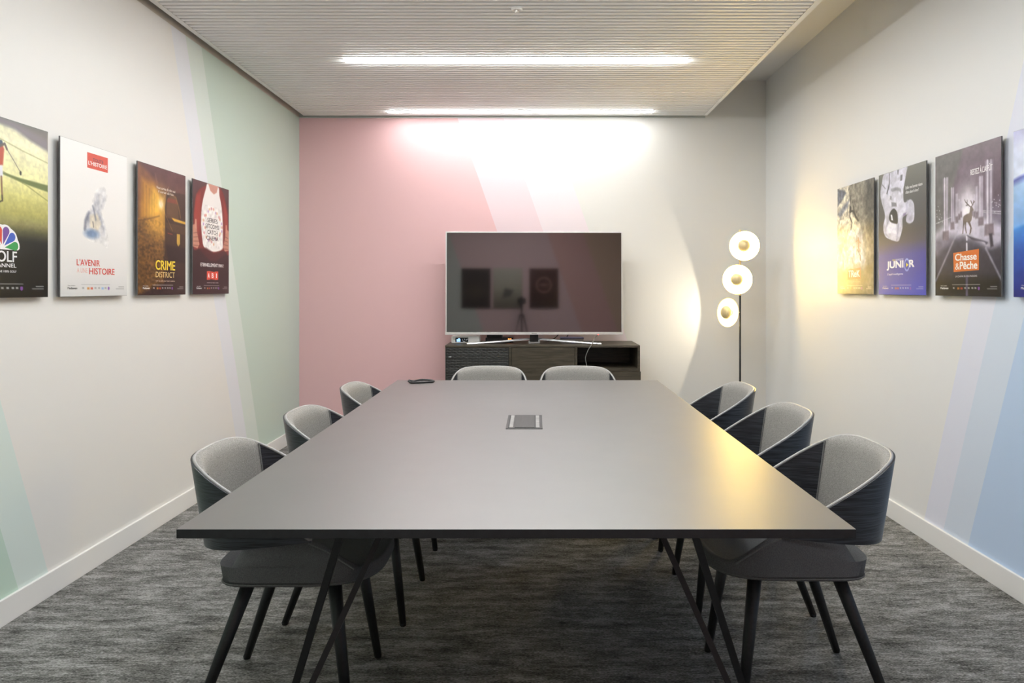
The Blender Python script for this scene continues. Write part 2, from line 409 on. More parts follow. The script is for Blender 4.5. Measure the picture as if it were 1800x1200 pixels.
# ------------------------------------------------------------------ chairs
def smin(a, b, k): 
    h = max(0, min(1, .5+.5*(b-a)/k)); return b*(1-h)+a*h-k*h*(1-h)
def rim_z(y): return smin(.757, .609-.68*y, .03)
ARM_Y = .112
def plan(t):
    """t in [-1,1]: U-shaped plan of the back shell at z=.50"""
    s = abs(t); sg = 1 if t >= 0 else -1
    if s < .62:
        th = s/.62*math.pi/2; p = .72
        return sg*.228*math.sin(th)**p, -.030-.208*math.cos(th)**p
    k = (s-.62)/.38
    return sg*(.228-.012*k*k), -.030+(ARM_Y+.030)*k
def shell_pt(t, z):
    x, y = plan(t); k = (z-.50)/.25
    rear = max(0, min(1, (-y+.05)/.25))
    return Vector((x*(1+.055*k), y-.036*k*rear-0.0, z))
def shell_n(t, z):
    a = shell_pt(min(1, t+.02), z)-shell_pt(max(-1, t-.02), z); b = Vector((0, 0, 1))
    n = b.cross(a); n.z = 0; n.normalize()
    if n.dot(Vector((shell_pt(t, z).x, shell_pt(t, z).y+.02, 0))) < 0: n = -n
    return n
TS = [i/44 for i in range(-44, 45)]
def Z0(t): return .508+.028*max(0, min(1, (plan(t)[1]+.2)/.3))
def build_chair(name, label, loc, rz, group):
    ch = thing(name, label, 'chair', loc, rz, group)
    # plywood shell
    outer, inner = [], []
    for t in TS:
        zr = max(Z0(t)+.002, rim_z(plan(t)[1])); ro, ri = [], []
        for j in range(13):
            z = Z0(t)+(zr-Z0(t))*j/12; n = shell_n(t, z); p = shell_pt(t, z)
            ro.append(p); ri.append(p-n*.012)
        outer.append(ro); inner.append(ri)
    me = grid_mesh('back_shell', outer, thick=inner); auto_smooth(me, 50)
    new_obj('back_shell', me, M['ply'], ch)
    # pale piping on the rim, running on along the seat wing to the front
    rp = []
    for t in TS:
        zr = max(Z0(t)+.002, rim_z(plan(t)[1])); n = shell_n(t, zr); rp.append(shell_pt(t, zr)-n*.0095)
    ext = lambda sg: [Vector((sg*(.210-.006*k), ARM_Y+.115*k, rim_z(ARM_Y+.115*k)+.001)) for k in (.33, .66, 1)]
    tube('rim_piping', rp, .0048, M['rim'], ch, 8)
    for sg in (-1, 1): tube('wing_welt', [Vector((sg*.212, ARM_Y-.01, rim_z(ARM_Y-.01)-.008))]+ext(sg), .0034, M['welt'], ch, 6)
    # back cushion
    f, b = [], []
    for i in range(41):
        a = -1+2*i/40; rf, rb = [], []
        for j in range(15):
            s = j/14; tt = a*(.405-.015*s)
            zr = rim_z(plan(tt)[1])+.002; z = .512+(zr-.512)*s
            n = shell_n(tt, z); p = shell_pt(tt, z)
            e = (1-abs(a)**6)*(1-max(0, (s-.82)/.18)**3*.6)
            rf.append(p-n*(.016+.022*e)); rb.append(p-n*.0125)
        f.append(rf); b.append(rb)
    me = grid_mesh('back_cushion', f, thick=b); auto_smooth(me, 60)
    new_obj('back_cushion', me, M['fabric'], ch)
    # cushion edge welts
    for sg in (-1, 1):
        pts = []
        for j in range(10):
            s = j/9; tt = sg*(.405-.015*s); zr = rim_z(plan(tt)[1]); z = .512+(zr-.512)*s
            n = shell_n(tt, z); pts.append(shell_pt(tt, z)-n*.017)
        tube('cushion_welt', pts, .0035, M['welt'], ch, 6)
    # upholstered seat bucket: rings of a super-elliptic footprint
    NT = 72
    def foot(th, hw, hl, cy, n=3.0):
        c, s = math.cos(th), math.sin(th)
        return (hw*math.copysign(abs(s)**(2/n), s), cy+hl*math.copysign(abs(c)**(2/n), c))
    def ztop(y): return max(.452, min(.534, .609-.68*y))
    rings = []
    for hw, hl, cy, zf in ((.001, .001, .06, 'b'), (.14, .16, .06, 'b'), (.195, .200, .070, 'b'), (.210, .222, .065, .409), (.217, .228, .063, .418),
                           (.2165, .221, .071, .06), (.214, .197, .094, .70), (.211, .190, .101, 1.0), (.205, .185, .101, 'T'), (.197, .178, .101, .8),
                           (.190, .172, .101, .0), (.15, .15, .08, 'm'), (.08, .08, .08, 'n'), (.001, .001, .08, 'n')):
        ring = []
        for k in range(NT):
            th = 2*math.pi*k/NT; x, y = foot(th, hw, hl, cy, 3.0 if math.cos(th) > 0 else 7.0)
            zt = ztop(foot(th, .211, .209, .08)[1])
            if zf == 'b': z = .405
            elif zf == 'T': z = zt+.003
            elif zf == 'm': z = .452
            elif zf == 'n': z = .449
            elif zf in (.409, .416): z = zf
            elif hw < .2: z = .452+(zt-.452)*zf
            else: z = .416+(zt-.416)*zf
            ring.append(Vector((x, y, z)))
        rings.append(ring)
    rows = [[rings[r][k] for r in range(len(rings))] for k in range(NT)]
    me = grid_mesh('seat', rows, closed_u=True)
    bm = bmesh.new(); bm.from_mesh(me); bmesh.ops.remove_doubles(bm, verts=bm.verts, dist=.0016)
    bmesh.ops.recalc_face_normals(bm, faces=bm.faces); bm.to_mesh(me); bm.free(); auto_smooth(me, 75)
    new_obj('seat', me, M['fabric_dark'], ch)
    # seam around the base of the seat
    pts = [Vector((*foot(2*math.pi*k/72, .2130, .2235, .0635, 3.0 if math.cos(2*math.pi*k/72) > 0 else 7.0), .4155)) for k in range(72)]
    tube('seat_welt', pts, .0022, M['welt'], ch, 6, closed=True)
    # frame and legs
    boxes('seat_frame', [(-.165, .165, -.10, -.065, .392, .406), (-.165, .165, .14, .175, .392, .406),
                         (-.165, -.135, -.065, .14, .392, .406), (.135, .165, -.065, .14, .392, .406)], M['black_metal'], ch, .002)
    for sx in (-1, 1):
        for yt, yf in ((-.085, -.225), (.158, .212)):
            a = Vector((sx*.152, yt, .400)); b_ = Vector((sx*.202, yf, .006))
            me = tube_mesh('leg', [a, a.lerp(b_, .5), b_], [.0205, .0165, .0125], 8)
            lg = new_obj('leg', me, M['black_metal'], ch)
            fm = tube_mesh('foot_glide', [b_+Vector((0, 0, .004)), Vector((b_.x, b_.y, 0))], [.0125, .011], 8)
            new_obj('foot_glide', fm, M['black_matt'], lg)
    return ch
def dup(root, label, loc, rz):
    r = root.copy(); COL.objects.link(r); r.location = loc; r.rotation_euler = (0, 0, rz); r['label'] = label
    for c in list(root.children):
        d = c.copy(); COL.objects.link(d); d.parent = r
        for g in list(c.children):
            e = g.copy(); COL.objects.link(e); e.parent = d
    return r
R90 = math.pi/2
G = 'grey upholstered chairs with black plywood shells around the table'
c0 = build_chair('conference_chair', 'grey fabric chair with black shell on the left side, nearest the camera', (-.733, 2.185, 0), -R90+.02, G)
bpy.context.view_layer.update()
chairs = [('grey fabric chair with black shell on the left side, middle of the three', (-.690, 2.82, 0), -R90-.02),
          ('grey fabric chair with black shell on the left side, farthest, beside the pink wall', (-.680, 3.565, 0), -R90),
          ('grey fabric chair with dark blue-black shell on the right side, nearest the camera', (.803, 2.225, 0), R90-.01),
          ('grey fabric chair with black shell on the right side, middle of the three', (.825, 2.885, 0), R90+.02),
          ('grey fabric chair with black shell on the right side, farthest, by the floor lamp', (.808, 3.555, 0), R90),
          ('grey chair at the far table end in front of the dark textured cabinet door', (-.272, 4.135, 0), math.pi),
          ('grey chair at the far table end in front of the open cabinet niche', (.262, 4.135, 0), math.pi)]
for l, p, r in chairs: dup(c0, l, p, r)

# ------------------------------------------------------------------ media cabinet
CX0, CX1, CY0, CY1, CZ = -.683, .812, 5.45, YB-.002, .80
cb = thing('media_cabinet', 'smoked oak sideboard with textured black door and open niche under the television', 'cabinet', (0, 0, 0))
boxes('carcass', [(CX0, CX1, CY0+.004, CY1, CZ-.016, CZ),                      # top
      (CX0, CX0+.016, CY0+.018, CY1, .06, CZ-.016), (CX1-.018, CX1, CY0+.004, CY1, .06, CZ-.016),
      (-.193, -.175, CY0+.004, CY1-.02, .06, CZ-.016), (.312, .330, CY0+.004, CY1-.02, .06, CZ-.016),
      (CX0+.016, CX1-.018, CY1-.012, CY1, .06, CZ-.016), (CX0+.016, CX1-.018, CY0+.02, CY1-.012, .06, .076),
      (.330, CX1-.018, CY0+.004, CY1-.012, .602, .622)], M['oak'], cb, .001)
box('plinth', CX0+.03, CX1-.03, CY0+.05, CY1-.02, 0, .06, M['oak_dark'], cb)
# wavy relief door
nx, nz = 115, 310; x0, x1, z0, z1 = CX0+.002, -.195, .066, CZ-.019
rows = []
for i in range(nx):
    x = x0+(x1-x0)*i/(nx-1); col = []
    for j in range(nz):
        z = z0+(z1-z0)*j/(nz-1); rr = (z1-z)/.0118; row = math.floor(rr); fz = rr-row
        ph = (x-x0)/.045+(.5 if row % 2 else 0); fx = ph-math.floor(ph)
        lens = (math.sin(math.pi*fx)**.6)*(math.sin(math.pi*fz)**.8)
        edge = 1 if .006 < x-x0 and .006 < x1-x and .006 < z-z0 and .006 < z1-z else 0
        col.append(Vector((x, CY0+.006-.011*lens*edge*(.15+.85*fz), z)))
    rows.append(col)
back = [[Vector((p.x, CY0+.018, p.z)) for p in r] for r in rows]
me = grid_mesh('textured_door', rows, thick=back); auto_smooth(me, 70)
dr = new_obj('textured_door', me, M['oak_dark'], cb); dr['label'] = 'black door with a wavy relief pattern'
tube('door_catch', [(CX0+.028, CY0-.004, .712), (CX0+.048, CY0-.006, .712)], .0035, M['silver'], dr, 8)
box('door', -.173, .310, CY0, CY0+.018, .066, CZ-.019, M['oak'], cb, bevel=.001)
box('drawer', .332, CX1+.004, CY0-.006, CY0+.012, .34, .600, M['oak'], cb, bevel=.001)
box('drawer', .332, CX1+.004, CY0-.006, CY0+.012, .066, .334, M['oak'], cb, bevel=.001)

# ------------------------------------------------------------------ television
tv = thing('television', 'large flat television with slim silver bezel and dark screen on the cabinet', 'television', (0, 5.66, CZ))
def yawed(me):
    c = Vector((0, -.05, .487))
    R = Matrix.Translation(c) @ Matrix.Rotation(math.radians(1.0), 4, 'Z') @ Matrix.Rotation(math.radians(-1.0), 4, 'X') @ Matrix.Translation(-c)
    me.transform(R); return me
TZ0, TZ1, TXa, TXb = .073, .884, -.697, .697
bm = bmesh.new()
bm_box(bm, TXa, TXb, -.060, -.035, TZ1-.009, TZ1); bm_box(bm, TXa-.002, TXb+.002, -.064, -.035, TZ0, TZ0+.019)
bm_box(bm, TXa, TXa+.009, -.060, -.035, TZ0+.019, TZ1-.009); bm_box(bm, TXb-.009, TXb, -.060, -.035, TZ0+.019, TZ1-.009)
new_obj('bezel', yawed(finish(bm, 'bezel', .0015)), M['tv_bezel'], tv)
bm = bmesh.new(); bm_box(bm, TXa+.009, TXb-.009, -.056, -.045, TZ0+.019, TZ1-.009)
new_obj('screen', yawed(finish(bm, 'screen')), M['tv_screen'], tv)
bm = bmesh.new(); bm_box(bm, TXa+.01, TXb-.01, -.045, -.02, TZ0+.01, TZ1-.01); bm_box(bm, -.45, .45, -.02, .03, TZ0+.04, TZ1-.25)
new_obj('rear_housing', yawed(finish(bm, 'rear_housing', .004)), M['black_plastic'], tv)
bm = bmesh.new(); bm_box(bm, -.034, .032, -.030, .02, .014, .13)
new_obj('neck', finish(bm, 'neck', .003), M['black_plastic'], tv)
def foot_bar(sg):
    rows_t, rows_b = [], []
    for i in range(17):
        k = i/16; x = sg*(.0+.525*k); yc = .035-.115*k**1.15; zz = .030*(1-k)**1.3; hw = .020+.004*k; th = .012-.004*k
        a = [Vector((x, yc-hw, .002+zz*.9)), Vector((x, yc-hw*.8, .002+zz+th)), Vector((x, yc+hw*.8, .002+zz+th)), Vector((x, yc+hw, .002+zz*.9)), Vector((x, yc-hw, .002+zz*.9))]
        rows_t.append(a)
    return rows_t
rows = list(reversed(foot_bar(-1)))[:-1]+foot_bar(1)
me = grid_mesh('stand_foot', rows)
bm = bmesh.new(); bm.from_mesh(me); bmesh.ops.remove_doubles(bm, verts=bm.verts, dist=1e-5); bmesh.ops.holes_fill(bm, edges=bm.edges)
bmesh.ops.recalc_face_normals(bm, faces=bm.faces); bm.to_mesh(me); bm.free(); auto_smooth(me, 30)
sf = new_obj('stand_foot', me, M['silver'], tv)
box('stand_plate', -.045, .045, -.02, .05, 0, .022, M['silver'], sf, bevel=.003)
box('foot_pad', -.515, -.49, -.095, -.065, 0, .004, M['black_matt'], sf); box('foot_pad', .49, .515, -.095, -.065, 0, .004, M['black_matt'], sf)
bm = bmesh.new(); bm_box(bm, .50, .508, -.066, -.062, TZ0-.004, TZ0+.002)
new_obj('standby_light', yawed(finish(bm, 'standby_light')), M['glow_red'], tv)
bm = bmesh.new(); bm_box(bm, -.02, .02, -.0645, -.0635, TZ0+.007, TZ0+.011)
new_obj('maker_mark', yawed(finish(bm, 'maker_mark')), M['cable_grey'], tv)

# ------------------------------------------------------------------ things on the cabinet
ra = thing('clock_radio', 'white rounded clock radio with small lit display at the left cabinet end', 'radio', (-.545, 5.69, CZ))
box('radio_body', -.113, .113, -.05, .05, .0, .060, M['white_plastic'], ra, bevel=.011, seg=4, smooth=True)
dp = box('display', -.080, .022, -.0515, -.048, .012, .046, M['display'], ra)
bm = bmesh.new(); bm_box(bm, -.070, -.040, -.0525, -.0515, .014, .034); bm_box(bm, -.058, -.044, -.0525, -.0515, .034, .042)
new_obj('lit_icon', finish(bm, 'lit_icon'), M['glow_blue'], dp)
bm = bmesh.new()
for x, z, w_, h_ in ((-.026, .026, .006, .002), (-.026, .031, .002, .006), (-.012, .034, .006, .002), (-.006, .030, .002, .006), (.004, .026, .006, .002), (.012, .028, .002, .010), (.008, .032, .003, .002), (-.020, .017, .016, .002)):
    bm_box(bm, x, x+w_, -.0525, -.0515, z, z+h_)
new_obj('display_digits', finish(bm, 'display_digits'), M['glow_white'], dp)
sb = thing('set_top_box', 'flat black set-top box with orange digits beneath the television', 'media box', (-.275, 5.76, CZ))
box('box_body', -.115, .105, -.07, .07, .004, .042, M['black_plastic'], sb, bevel=.003)
box('box_feet', -.10, .09, -.06, .06, 0, .004, M['black_matt'], sb)
bm = bmesh.new()
for x in (.066, .081): bm_box(bm, x, x+.011, -.0715, -.070, .014, .036)
new_obj('orange_digits', finish(bm, 'orange_digits'), M['glow_orange'], sb)
box('front_strip', .058, .102, -.0702, -.069, .009, .040, M['display'], sb)
s2 = thing('small_black_box', 'small matt black box stacked on the flat set-top box', 'media box', (-.315, 5.75, CZ+.042))
box('box_body', -.065, .055, -.05, .05, 0, .022, M['black_matt'], s2, bevel=.003)
box('end_cap', .055, .062, -.045, .045, .003, .020, M['cable_grey'], s2, bevel=.001)
s3 = thing('network_box', 'slim grey box with dark blue top behind the right foot of the television', 'network box', (.305, 5.80, CZ))
box('box_body', -.092, .095, -.06, .06, 0, .030, M['box_grey'], s3, bevel=.003)
box('box_lid', -.094, .097, -.062, .062, .030, .039, M['box_top'], s3, bevel=.002)
lamp_led = box('status_light', .0, .012, -.064, -.060, .002, .008, M['glow_led_blue'], s3)
def cable(label, pts, r, m, nm='cable'):
    o = tube(nm, smooth_pts(pts, 8), r, m, None, 8); tag(o, label, 'cable', 'cables behind and below the television'); return o
cable('grey cable hanging from the television down across the cabinet front', [(.475, 5.70, .93), (.485, 5.66, .885), (.500, 5.62, .868), (.478, 5.60, .848), (.462, 5.58, .822), (.452, 5.53, .805), (.440, 5.46, .801), (.432, 5.438, .794), (.415, 5.435, .770), (.396, 5.434, .725), (.392, 5.434, .695), (.400, 5.434, .655), (.410, 5.434, .60), (.412, 5.434, .54)], .0032, M['cable_grey'])
cable('black cable dropping behind the television just right of its neck', [(.215, 5.72, .935), (.205, 5.72, .90), (.19, 5.73, .86), (.165, 5.745, .835), (.12, 5.77, .811), (.08, 5.80, .804)], .0032, M['black_matt'])
cable('thin grey cable looping beside the black one right of the television neck', [(.255, 5.72, .935), (.225, 5.73, .895), (.19, 5.75, .855), (.16, 5.76, .825), (.14, 5.78, .808), (.11, 5.82, .804)], .0022, M['cable_grey'])
cable('short black cable running into the top of the slim grey box', [(.325, 5.72, .935), (.305, 5.74, .90), (.28, 5.76, .868), (.265, 5.78, .843)], .0035, M['black_matt'])

# ------------------------------------------------------------------ floor lamp
LX, LY = 1.607, 5.55
fl = thing('floor_lamp', 'slim black floor lamp with three glowing round glass dishes and brass caps', 'lamp', (LX, LY, 0))
def disc_v(prof, n=40):
    me = lathe_mesh('base', prof, n); me.transform(Matrix.Rotation(math.radians(-90), 4, 'X')); return me
new_obj('base', disc_v([(.0001, .018), (.12, .018), (.135, .012), (.138, 0), (.0001, 0)]), M['pole'], fl)
tube('pole', [(0, 0, .012), (0, 0, 1.18)], .0075, M['pole'], fl, 12)
tube('upper_pole', [(0, 0, 1.18), (0, 0, 1.675)], .0072, M['brass'], fl, 12)
tube('finial', [(0, 0, 1.672), (0, 0, 1.680), (0, 0, 1.690), (0, 0, 1.695)], [.007, .011, .011, .004], M['brass'], fl, 12)
dish_back = lathe_mesh('glass_dish', [(.022, -.031), (.055, -.027), (.085, -.017), (.105, -.005), (.113, .005), (.1155, .010), (.1125, .0105), (.1115, .009)])
dish = lathe_mesh('lit_reflector', [(.112, .0095), (.103, 0), (.083, -.012), (.055, -.021), (.022, -.025)])
cap = lathe_mesh('brass_cap', [(.0001, .056), (.016, .055), (.030, .051), (.041, .044), (.048, .033), (.050, .022), (.047, .022), (.045, .032), (.0001, .038)])
stem = lathe_mesh('socket', [(.0001, .035), (.006, .035), (.006, -.015), (.022, -.020), (.024, -.050), (.020, -.055), (.0001, -.055)], 20)
ringm = lathe_mesh('bulb_ring', [(.014, .020), (.022, .016), (.024, .006), (.022, -.004), (.014, -.008), (.0001, -.010)], 24)
for (x, y, z, yaw, pitch, dim) in ((1.615, 5.46, 1.563, -.42, 0, 0), (1.562, 5.46, 1.305, -.48, 0, 0), (1.503, 5.50, 1.050, -1.04, -.05, 1)):
    h = bpy.data.objects.new('lamp_head', None); COL.objects.link(h); h.parent = fl; h.empty_display_size = .05
    h.location = (x-LX, y-LY, z); h.rotation_euler = (pitch, 0, yaw)
    shell = new_obj('glass_dish', dish_back, M['brass'], h)
    gl = dish.copy(); gl.materials.append(M['shade_dim'] if dim else M['shade']); new_obj('lit_reflector', gl, None, shell)
    new_obj('brass_cap', cap, M['brass'], h); new_obj('socket', stem, M['brass'], h)
    if not ringm.materials: ringm.materials.append(M['bulb'])
    new_obj('bulb_ring', ringm, None, h)
    Rz = Matrix.Rotation(yaw, 4, 'Z') @ Matrix.Rotation(pitch, 4, 'X')
    back_pt = Rz @ Vector((0, .050, 0)); dd = Vector((x-LX, y-LY, z)) + back_pt
    tube('arm', [dd, Vector((0, 0, z))], .005, M['brass'], fl, 8)
    L = bpy.data.lights.new('bulb_light', 'SPOT'); L.energy = SPOT if not dim else SPOT*4.5; L.color = (1, .88, .66)
    L.spot_size = math.radians(152); L.spot_blend = .06; L.shadow_soft_size = .012
    lo = bpy.data.objects.new('bulb_light', L); COL.objects.link(lo); lo.parent = h
    lo.location = (0, -.012, 0) if not dim else Rz.inverted() @ Vector((.028, .071, 0))
    if dim: L.spot_size = math.radians(137)
    dirv = Vector((0, -1, 0)) if not dim else Rz.inverted() @ Vector((-1, 0, 0))
    lo.rotation_euler = dirv.to_track_quat('-Z', 'Y').to_euler()

# ------------------------------------------------------------------ posters
PW, PH = .476, .656
class Art:
    def __init__(s, W=150, H=224, base='808080'):
        s.W, s.H = W, H
        s.U, s.V = np.meshgrid(np.linspace(0, 1, W), np.linspace(0, 1, H)); s.Y = s.V*PH/PW
        s.c = np.ones((H, W, 3))*np.array(s.col(base))
    def col(s, c): return np.array([int(c[i:i+2], 16)/255 for i in (0, 2, 4)]) if isinstance(c, str) else np.array(c)
    def mixa(s, a, c):
        a = np.clip(a, 0, 1)[..., None]; s.c = s.c*(1-a)+s.col(c)*a
    def grad(s, stops, x=None):
        x = s.V if x is None else x
        ps = [p for p, _ in stops]; cs = np.array([s.col(c) for _, c in stops])
        s.c = np.stack([np.interp(x, ps, cs[:, k]) for k in range(3)], -1)
    def noise(s, fx, fy, seed=0, oct=4):
        r = np.random.RandomState(seed); out = 0; amp = 1; tot = 0
        for o in range(oct):
            gx, gy = int(fx*2**o)+2, int(fy*2**o)+2
            g = r.rand(gy+1, gx+1); x = s.U*(gx-1); y = s.V*(gy-1)
            xi, yi = x.astype(int), y.astype(int); xf, yf = x-xi, y-yi
            xf = xf*xf*(3-2*xf); yf = yf*yf*(3-2*yf)
            a = g[yi, xi]*(1-xf)+g[yi, xi+1]*xf; b = g[yi+1, xi]*(1-xf)+g[yi+1, xi+1]*xf
            out = out+amp*(a*(1-yf)+b*yf); tot += amp; amp *= .55
        return out/tot
    def tex(s, n, k): s.c = np.clip(s.c*(1+(n-.5)[..., None]*k), 0, 1)
    def sd_seg(s, a, b):
        ax, ay, bx, by = a[0], a[1]*PH/PW, b[0], b[1]*PH/PW
        dx, dy = bx-ax, by-ay; L = dx*dx+dy*dy+1e-12
        t = np.clip(((s.U-ax)*dx+(s.Y-ay)*dy)/L, 0, 1)
        return np.hypot(s.U-ax-t*dx, s.Y-ay-t*dy)
    def line(s, pts, w, c, a=1, soft=.006):
        d = np.min([s.sd_seg(p, q) for p, q in zip(pts[:-1], pts[1:])], 0)
        s.mixa(a*np.clip((w/2-d)/soft+.5, 0, 1), c)
    def poly(s, pts, c, a=1, soft=.008):
        if len(pts) >= 8:
            q_ = []; n_ = len(pts)
            for i in range(n_):
                p0, p1, p2, p3 = (np.array(pts[(i+k) % n_]) for k in (-1, 0, 1, 2))
                for t in (0, .25, .5, .75): q_.append(tuple(.5*(2*p1+(p2-p0)*t+(2*p0-5*p1+4*p2-p3)*t*t+(3*p1-p0-3*p2+p3)*t**3)))
            pts = q_
        ins = np.zeros(s.U.shape, bool); d = np.full(s.U.shape, 9.)
        n = len(pts)
        for i in range(n):
            (x1, y1), (x2, y2) = pts[i], pts[(i+1) % n]
            d = np.minimum(d, s.sd_seg((x1, y1), (x2, y2)))
            if y1 == y2: continue
            cnd = ((y1 > s.V) != (y2 > s.V)) & (s.U < (x2-x1)*(s.V-y1)/(y2-y1)+x1); ins ^= cnd
        m = a*np.clip(np.where(ins, d, -d)/soft+.5, 0, 1); s.mixa(m, c); return m
    def ell(s, cx, cy, rx, ry, c, a=1, soft=.1, ang=0):
        dx, dy = s.U-cx, (s.V-cy)*PH/PW
        ca, sa = math.cos(ang), math.sin(ang); x, y = dx*ca+dy*sa, -dx*sa+dy*ca
        r = np.hypot(x/rx, y/ry)
        s.mixa(a*np.clip((1-r)/soft+.5 if soft < 1 else np.exp(-r*r*1.2), 0, 1), c)
    def glow(s, cx, cy, rx, ry, c, a=1):
        s.mixa(a*np.exp(-(((s.U-cx)/rx)**2+((s.V-cy)/ry)**2)), c)
    def wave(s, n1=.01, n2=.01): pass
    def footer(s, dark=True, extra=True):
        fg = 'e8e8e8' if dark else '8a8a88'
        s.line([(.285, .925), (.71, .925)], .005, fg, .75 if dark else .5, .004)
        for i, (u, c) in enumerate(((.31, fg), (.385, 'e08a30'), (.435, 'd84a30'), (.49, fg), (.545, fg), (.60, fg if dark else '88b0e0'), (.645, fg))):
            wv = .013 if c == fg else .017
            s.poly([(u-wv, .942), (u+wv, .942), (u+wv, .956 if c != fg else .951), (u-wv, .956 if c != fg else .951)], c, .8, .006)
        s.ell(.695, .949, .016, .016, '8a55b0', .9, .2)
        for v, x0 in ((.938, .86), (.952, .815)): s.line([(x0, v), (.945, v)], .007, fg, .6, .006)

def q_left(d0):   # print coordinates from readings taken in the photograph, wall_left
    def q(x, y):
        d = 2414/(939-x); return ((d-d0)/PW, (1.860-(1.24-(y-506)*d/1250))/PH)
    return q
def q_right(d0):
    def q(x, y):
        d = 2380/(x-939); return ((d0-d)/PW, (1.860-(1.24-(y-506)*d/1250))/PH)
    return q

def text(parent, s, u0, u1, v0, v1, col, bold=0.0, name='lettering', ax='center', shear=0):
    cu = bpy.data.curves.new('t', 'FONT'); cu.body = s; cu.resolution_u = 4; cu.shear = shear
    o = bpy.data.objects.new('t', cu); COL.objects.link(o)
    me = bpy.data.meshes.new_from_object(o.evaluated_get(bpy.context.evaluated_depsgraph_get()))
    bpy.data.objects.remove(o)
    n = len(me.vertices); co = np.zeros(n*3); me.vertices.foreach_get('co', co); co = co.reshape(-1, 3)
    mn, mx = co.min(0), co.max(0)
    out = np.zeros_like(co)
    out[:, 0] = (-PW/2)+PW*(u0+(u1-u0)*(co[:, 0]-mn[0])/(mx[0]-mn[0]))
    out[:, 2] = PH*(1-(v1+(v0-v1)*(co[:, 1]-mn[1])/(mx[1]-mn[1])))
    out[:, 1] = -.0269
    me.vertices.foreach_set('co', out.ravel()); me.update(); me.materials.clear(); me.name = name
    if bold:
        bm = bmesh.new(); b = bold*PH*abs(v1-v0)*1.3
        for k, (dx, dz) in enumerate(((0, 0), (b, b*.5), (-b, b*.5), (b, -b*.5), (-b, -b*.5))):
            m2 = me.copy(); m2.transform(Matrix.Translation((dx, -k*2e-5, dz))); bm.from_mesh(m2); bpy.data.meshes.remove(m2)
        bm.to_mesh(me); bm.free(); me.update()
    key = 'ink_'+col
    if key not in M: M[key] = mat(key, lin(col), .35, noise=((50, 50, 50), .02))
    return new_obj(name, me, M[key], parent)
def block(p, pts, col, name='logo_block'):
    bm = bmesh.new(); bm.faces.new([bm.verts.new((-PW/2+PW*a, -.02665, PH*(1-b))) for a, b in pts])
    k = 'ink_'+col
    if k not in M: M[k] = mat(k, lin(col), .35, noise=((50, 50, 50), .02))
    return new_obj(name, finish(bm, name), M[k], p)
M['print'] = bpy.data.materials.new('printed_poster'); M['print'].use_nodes = True
nt = M['print'].node_tree; ca = nt.nodes.new('ShaderNodeVertexColor'); ca.layer_name = 'ink'
nt.links.new(ca.outputs[0], nt.nodes['Principled BSDF'].inputs['Base Color'])
nt.nodes['Principled BSDF'].inputs['Roughness'].default_value = .28
M['print'].node_tree.nodes['Principled BSDF'].inputs['Specular IOR Level'].default_value = .5
def poster(art, label, loc, rz, cat='poster', group='printed posters on the walls'):
    p = thing('wall_poster', label, cat, loc, rz, group)
    box('mounting_panel', -PW/2, PW/2, -.026, -.020, 0, PH, M['poster_edge'], p, bevel=.0008)
    W, H = art.W, art.H
    X = -PW/2+.001+(PW-.002)*art.U; Z = PH-.001-(PH-.002)*art.V
    co = np.stack([X, np.full_like(X, -.0264), Z], -1).reshape(-1, 3)
    i = np.arange(H-1)[:, None]*W+np.arange(W-1)[None]; i = i.ravel()
    f = np.stack([i, i+W, i+W+1, i+1], -1)
    me = bpy.data.meshes.new('print'); me.vertices.add(len(co)); me.vertices.foreach_set('co', co.ravel())
    me.loops.add(f.size); me.loops.foreach_set('vertex_index', f.ravel())
    me.polygons.add(len(f)); me.polygons.foreach_set('loop_start', np.arange(len(f))*4)
    me.update(calc_edges=True)
    a = me.color_attributes.new('ink', 'FLOAT_COLOR', 'POINT')
    c = np.clip(art.c, 0, 1).reshape(-1, 3); l = np.where(c <= .04045, c/12.92, ((c+.055)/1.055)**2.4)
    a.data.foreach_set('color', np.concatenate([l, np.ones((len(l), 1))], 1).ravel().astype(np.float32))
    new_obj('print', me, M['print'], p)
    for x in (-.17, .17):
        for z in (.09, PH-.09):
            box('spacer', x-.02, x+.02, -.020, 0, z-.02, z+.02, M['black_metal'], p)
    return p
DL = {'golf': 2.348, 'hist': 2.896, 'crime': 3.462, 'ab': 4.020}
DR = {'sea': 2.825, 'chasse': 3.375, 'junior': 3.929, 'trek': 4.464}
Z_P = 1.204
def place_l(k): return (XL, DL[k]+PW/2, Z_P), R90
def place_r(k): return (XR, DR[k]-PW/2, Z_P), -R90
def media(p, dark=True):
    c = 'f0f0f0' if dark else '50504e'
    text(p, 'Mediawan', .095, .225, .939, .953, c, .02)
    text(p, 'Une chaîne', .10, .20, .926, .933, c)

# golf course
A = Art(); A.grad([(0, '5c6a58'), (.05, 'e8e6c0'), (.12, 'f6f2cc'), (.3, 'eeebb0'), (.42, 'd8d484'), (.52, 'b4b064'), (.58, '94905e'), (.62, '5b5a3c'), (.68, '1c2222'), (1, '0c1013')])
n = A.noise(6, 8, 3); A.tex(n, .16); n2 = A.noise(40, 60, 4, 2); A.c = np.where(A.V[..., None] < .66, np.clip(A.c*(1+(n2-.5)[..., None]*.16), 0, 1), A.c)
A.poly([(0, 0), (1, 0), (1, .115), (.8, .085), (.62, .04), (.4, .03), (0, .04)], '6f6868', .9, .03)
A.poly([(.3, .02), (.62, .05), (1, .12), (1, .06), (.6, 0), (.3, 0)], '857f88', .6, .05)
A.line([(0, .14), (.4, .11), (.7, .155), (1, .19)], .008, '9a9b58', .7, .01)
A.poly([(.4, .295), (.66, .315), (1, .325), (1, .365), (.75, .345), (.5, .315)], '5e6e3e', .9, .012)
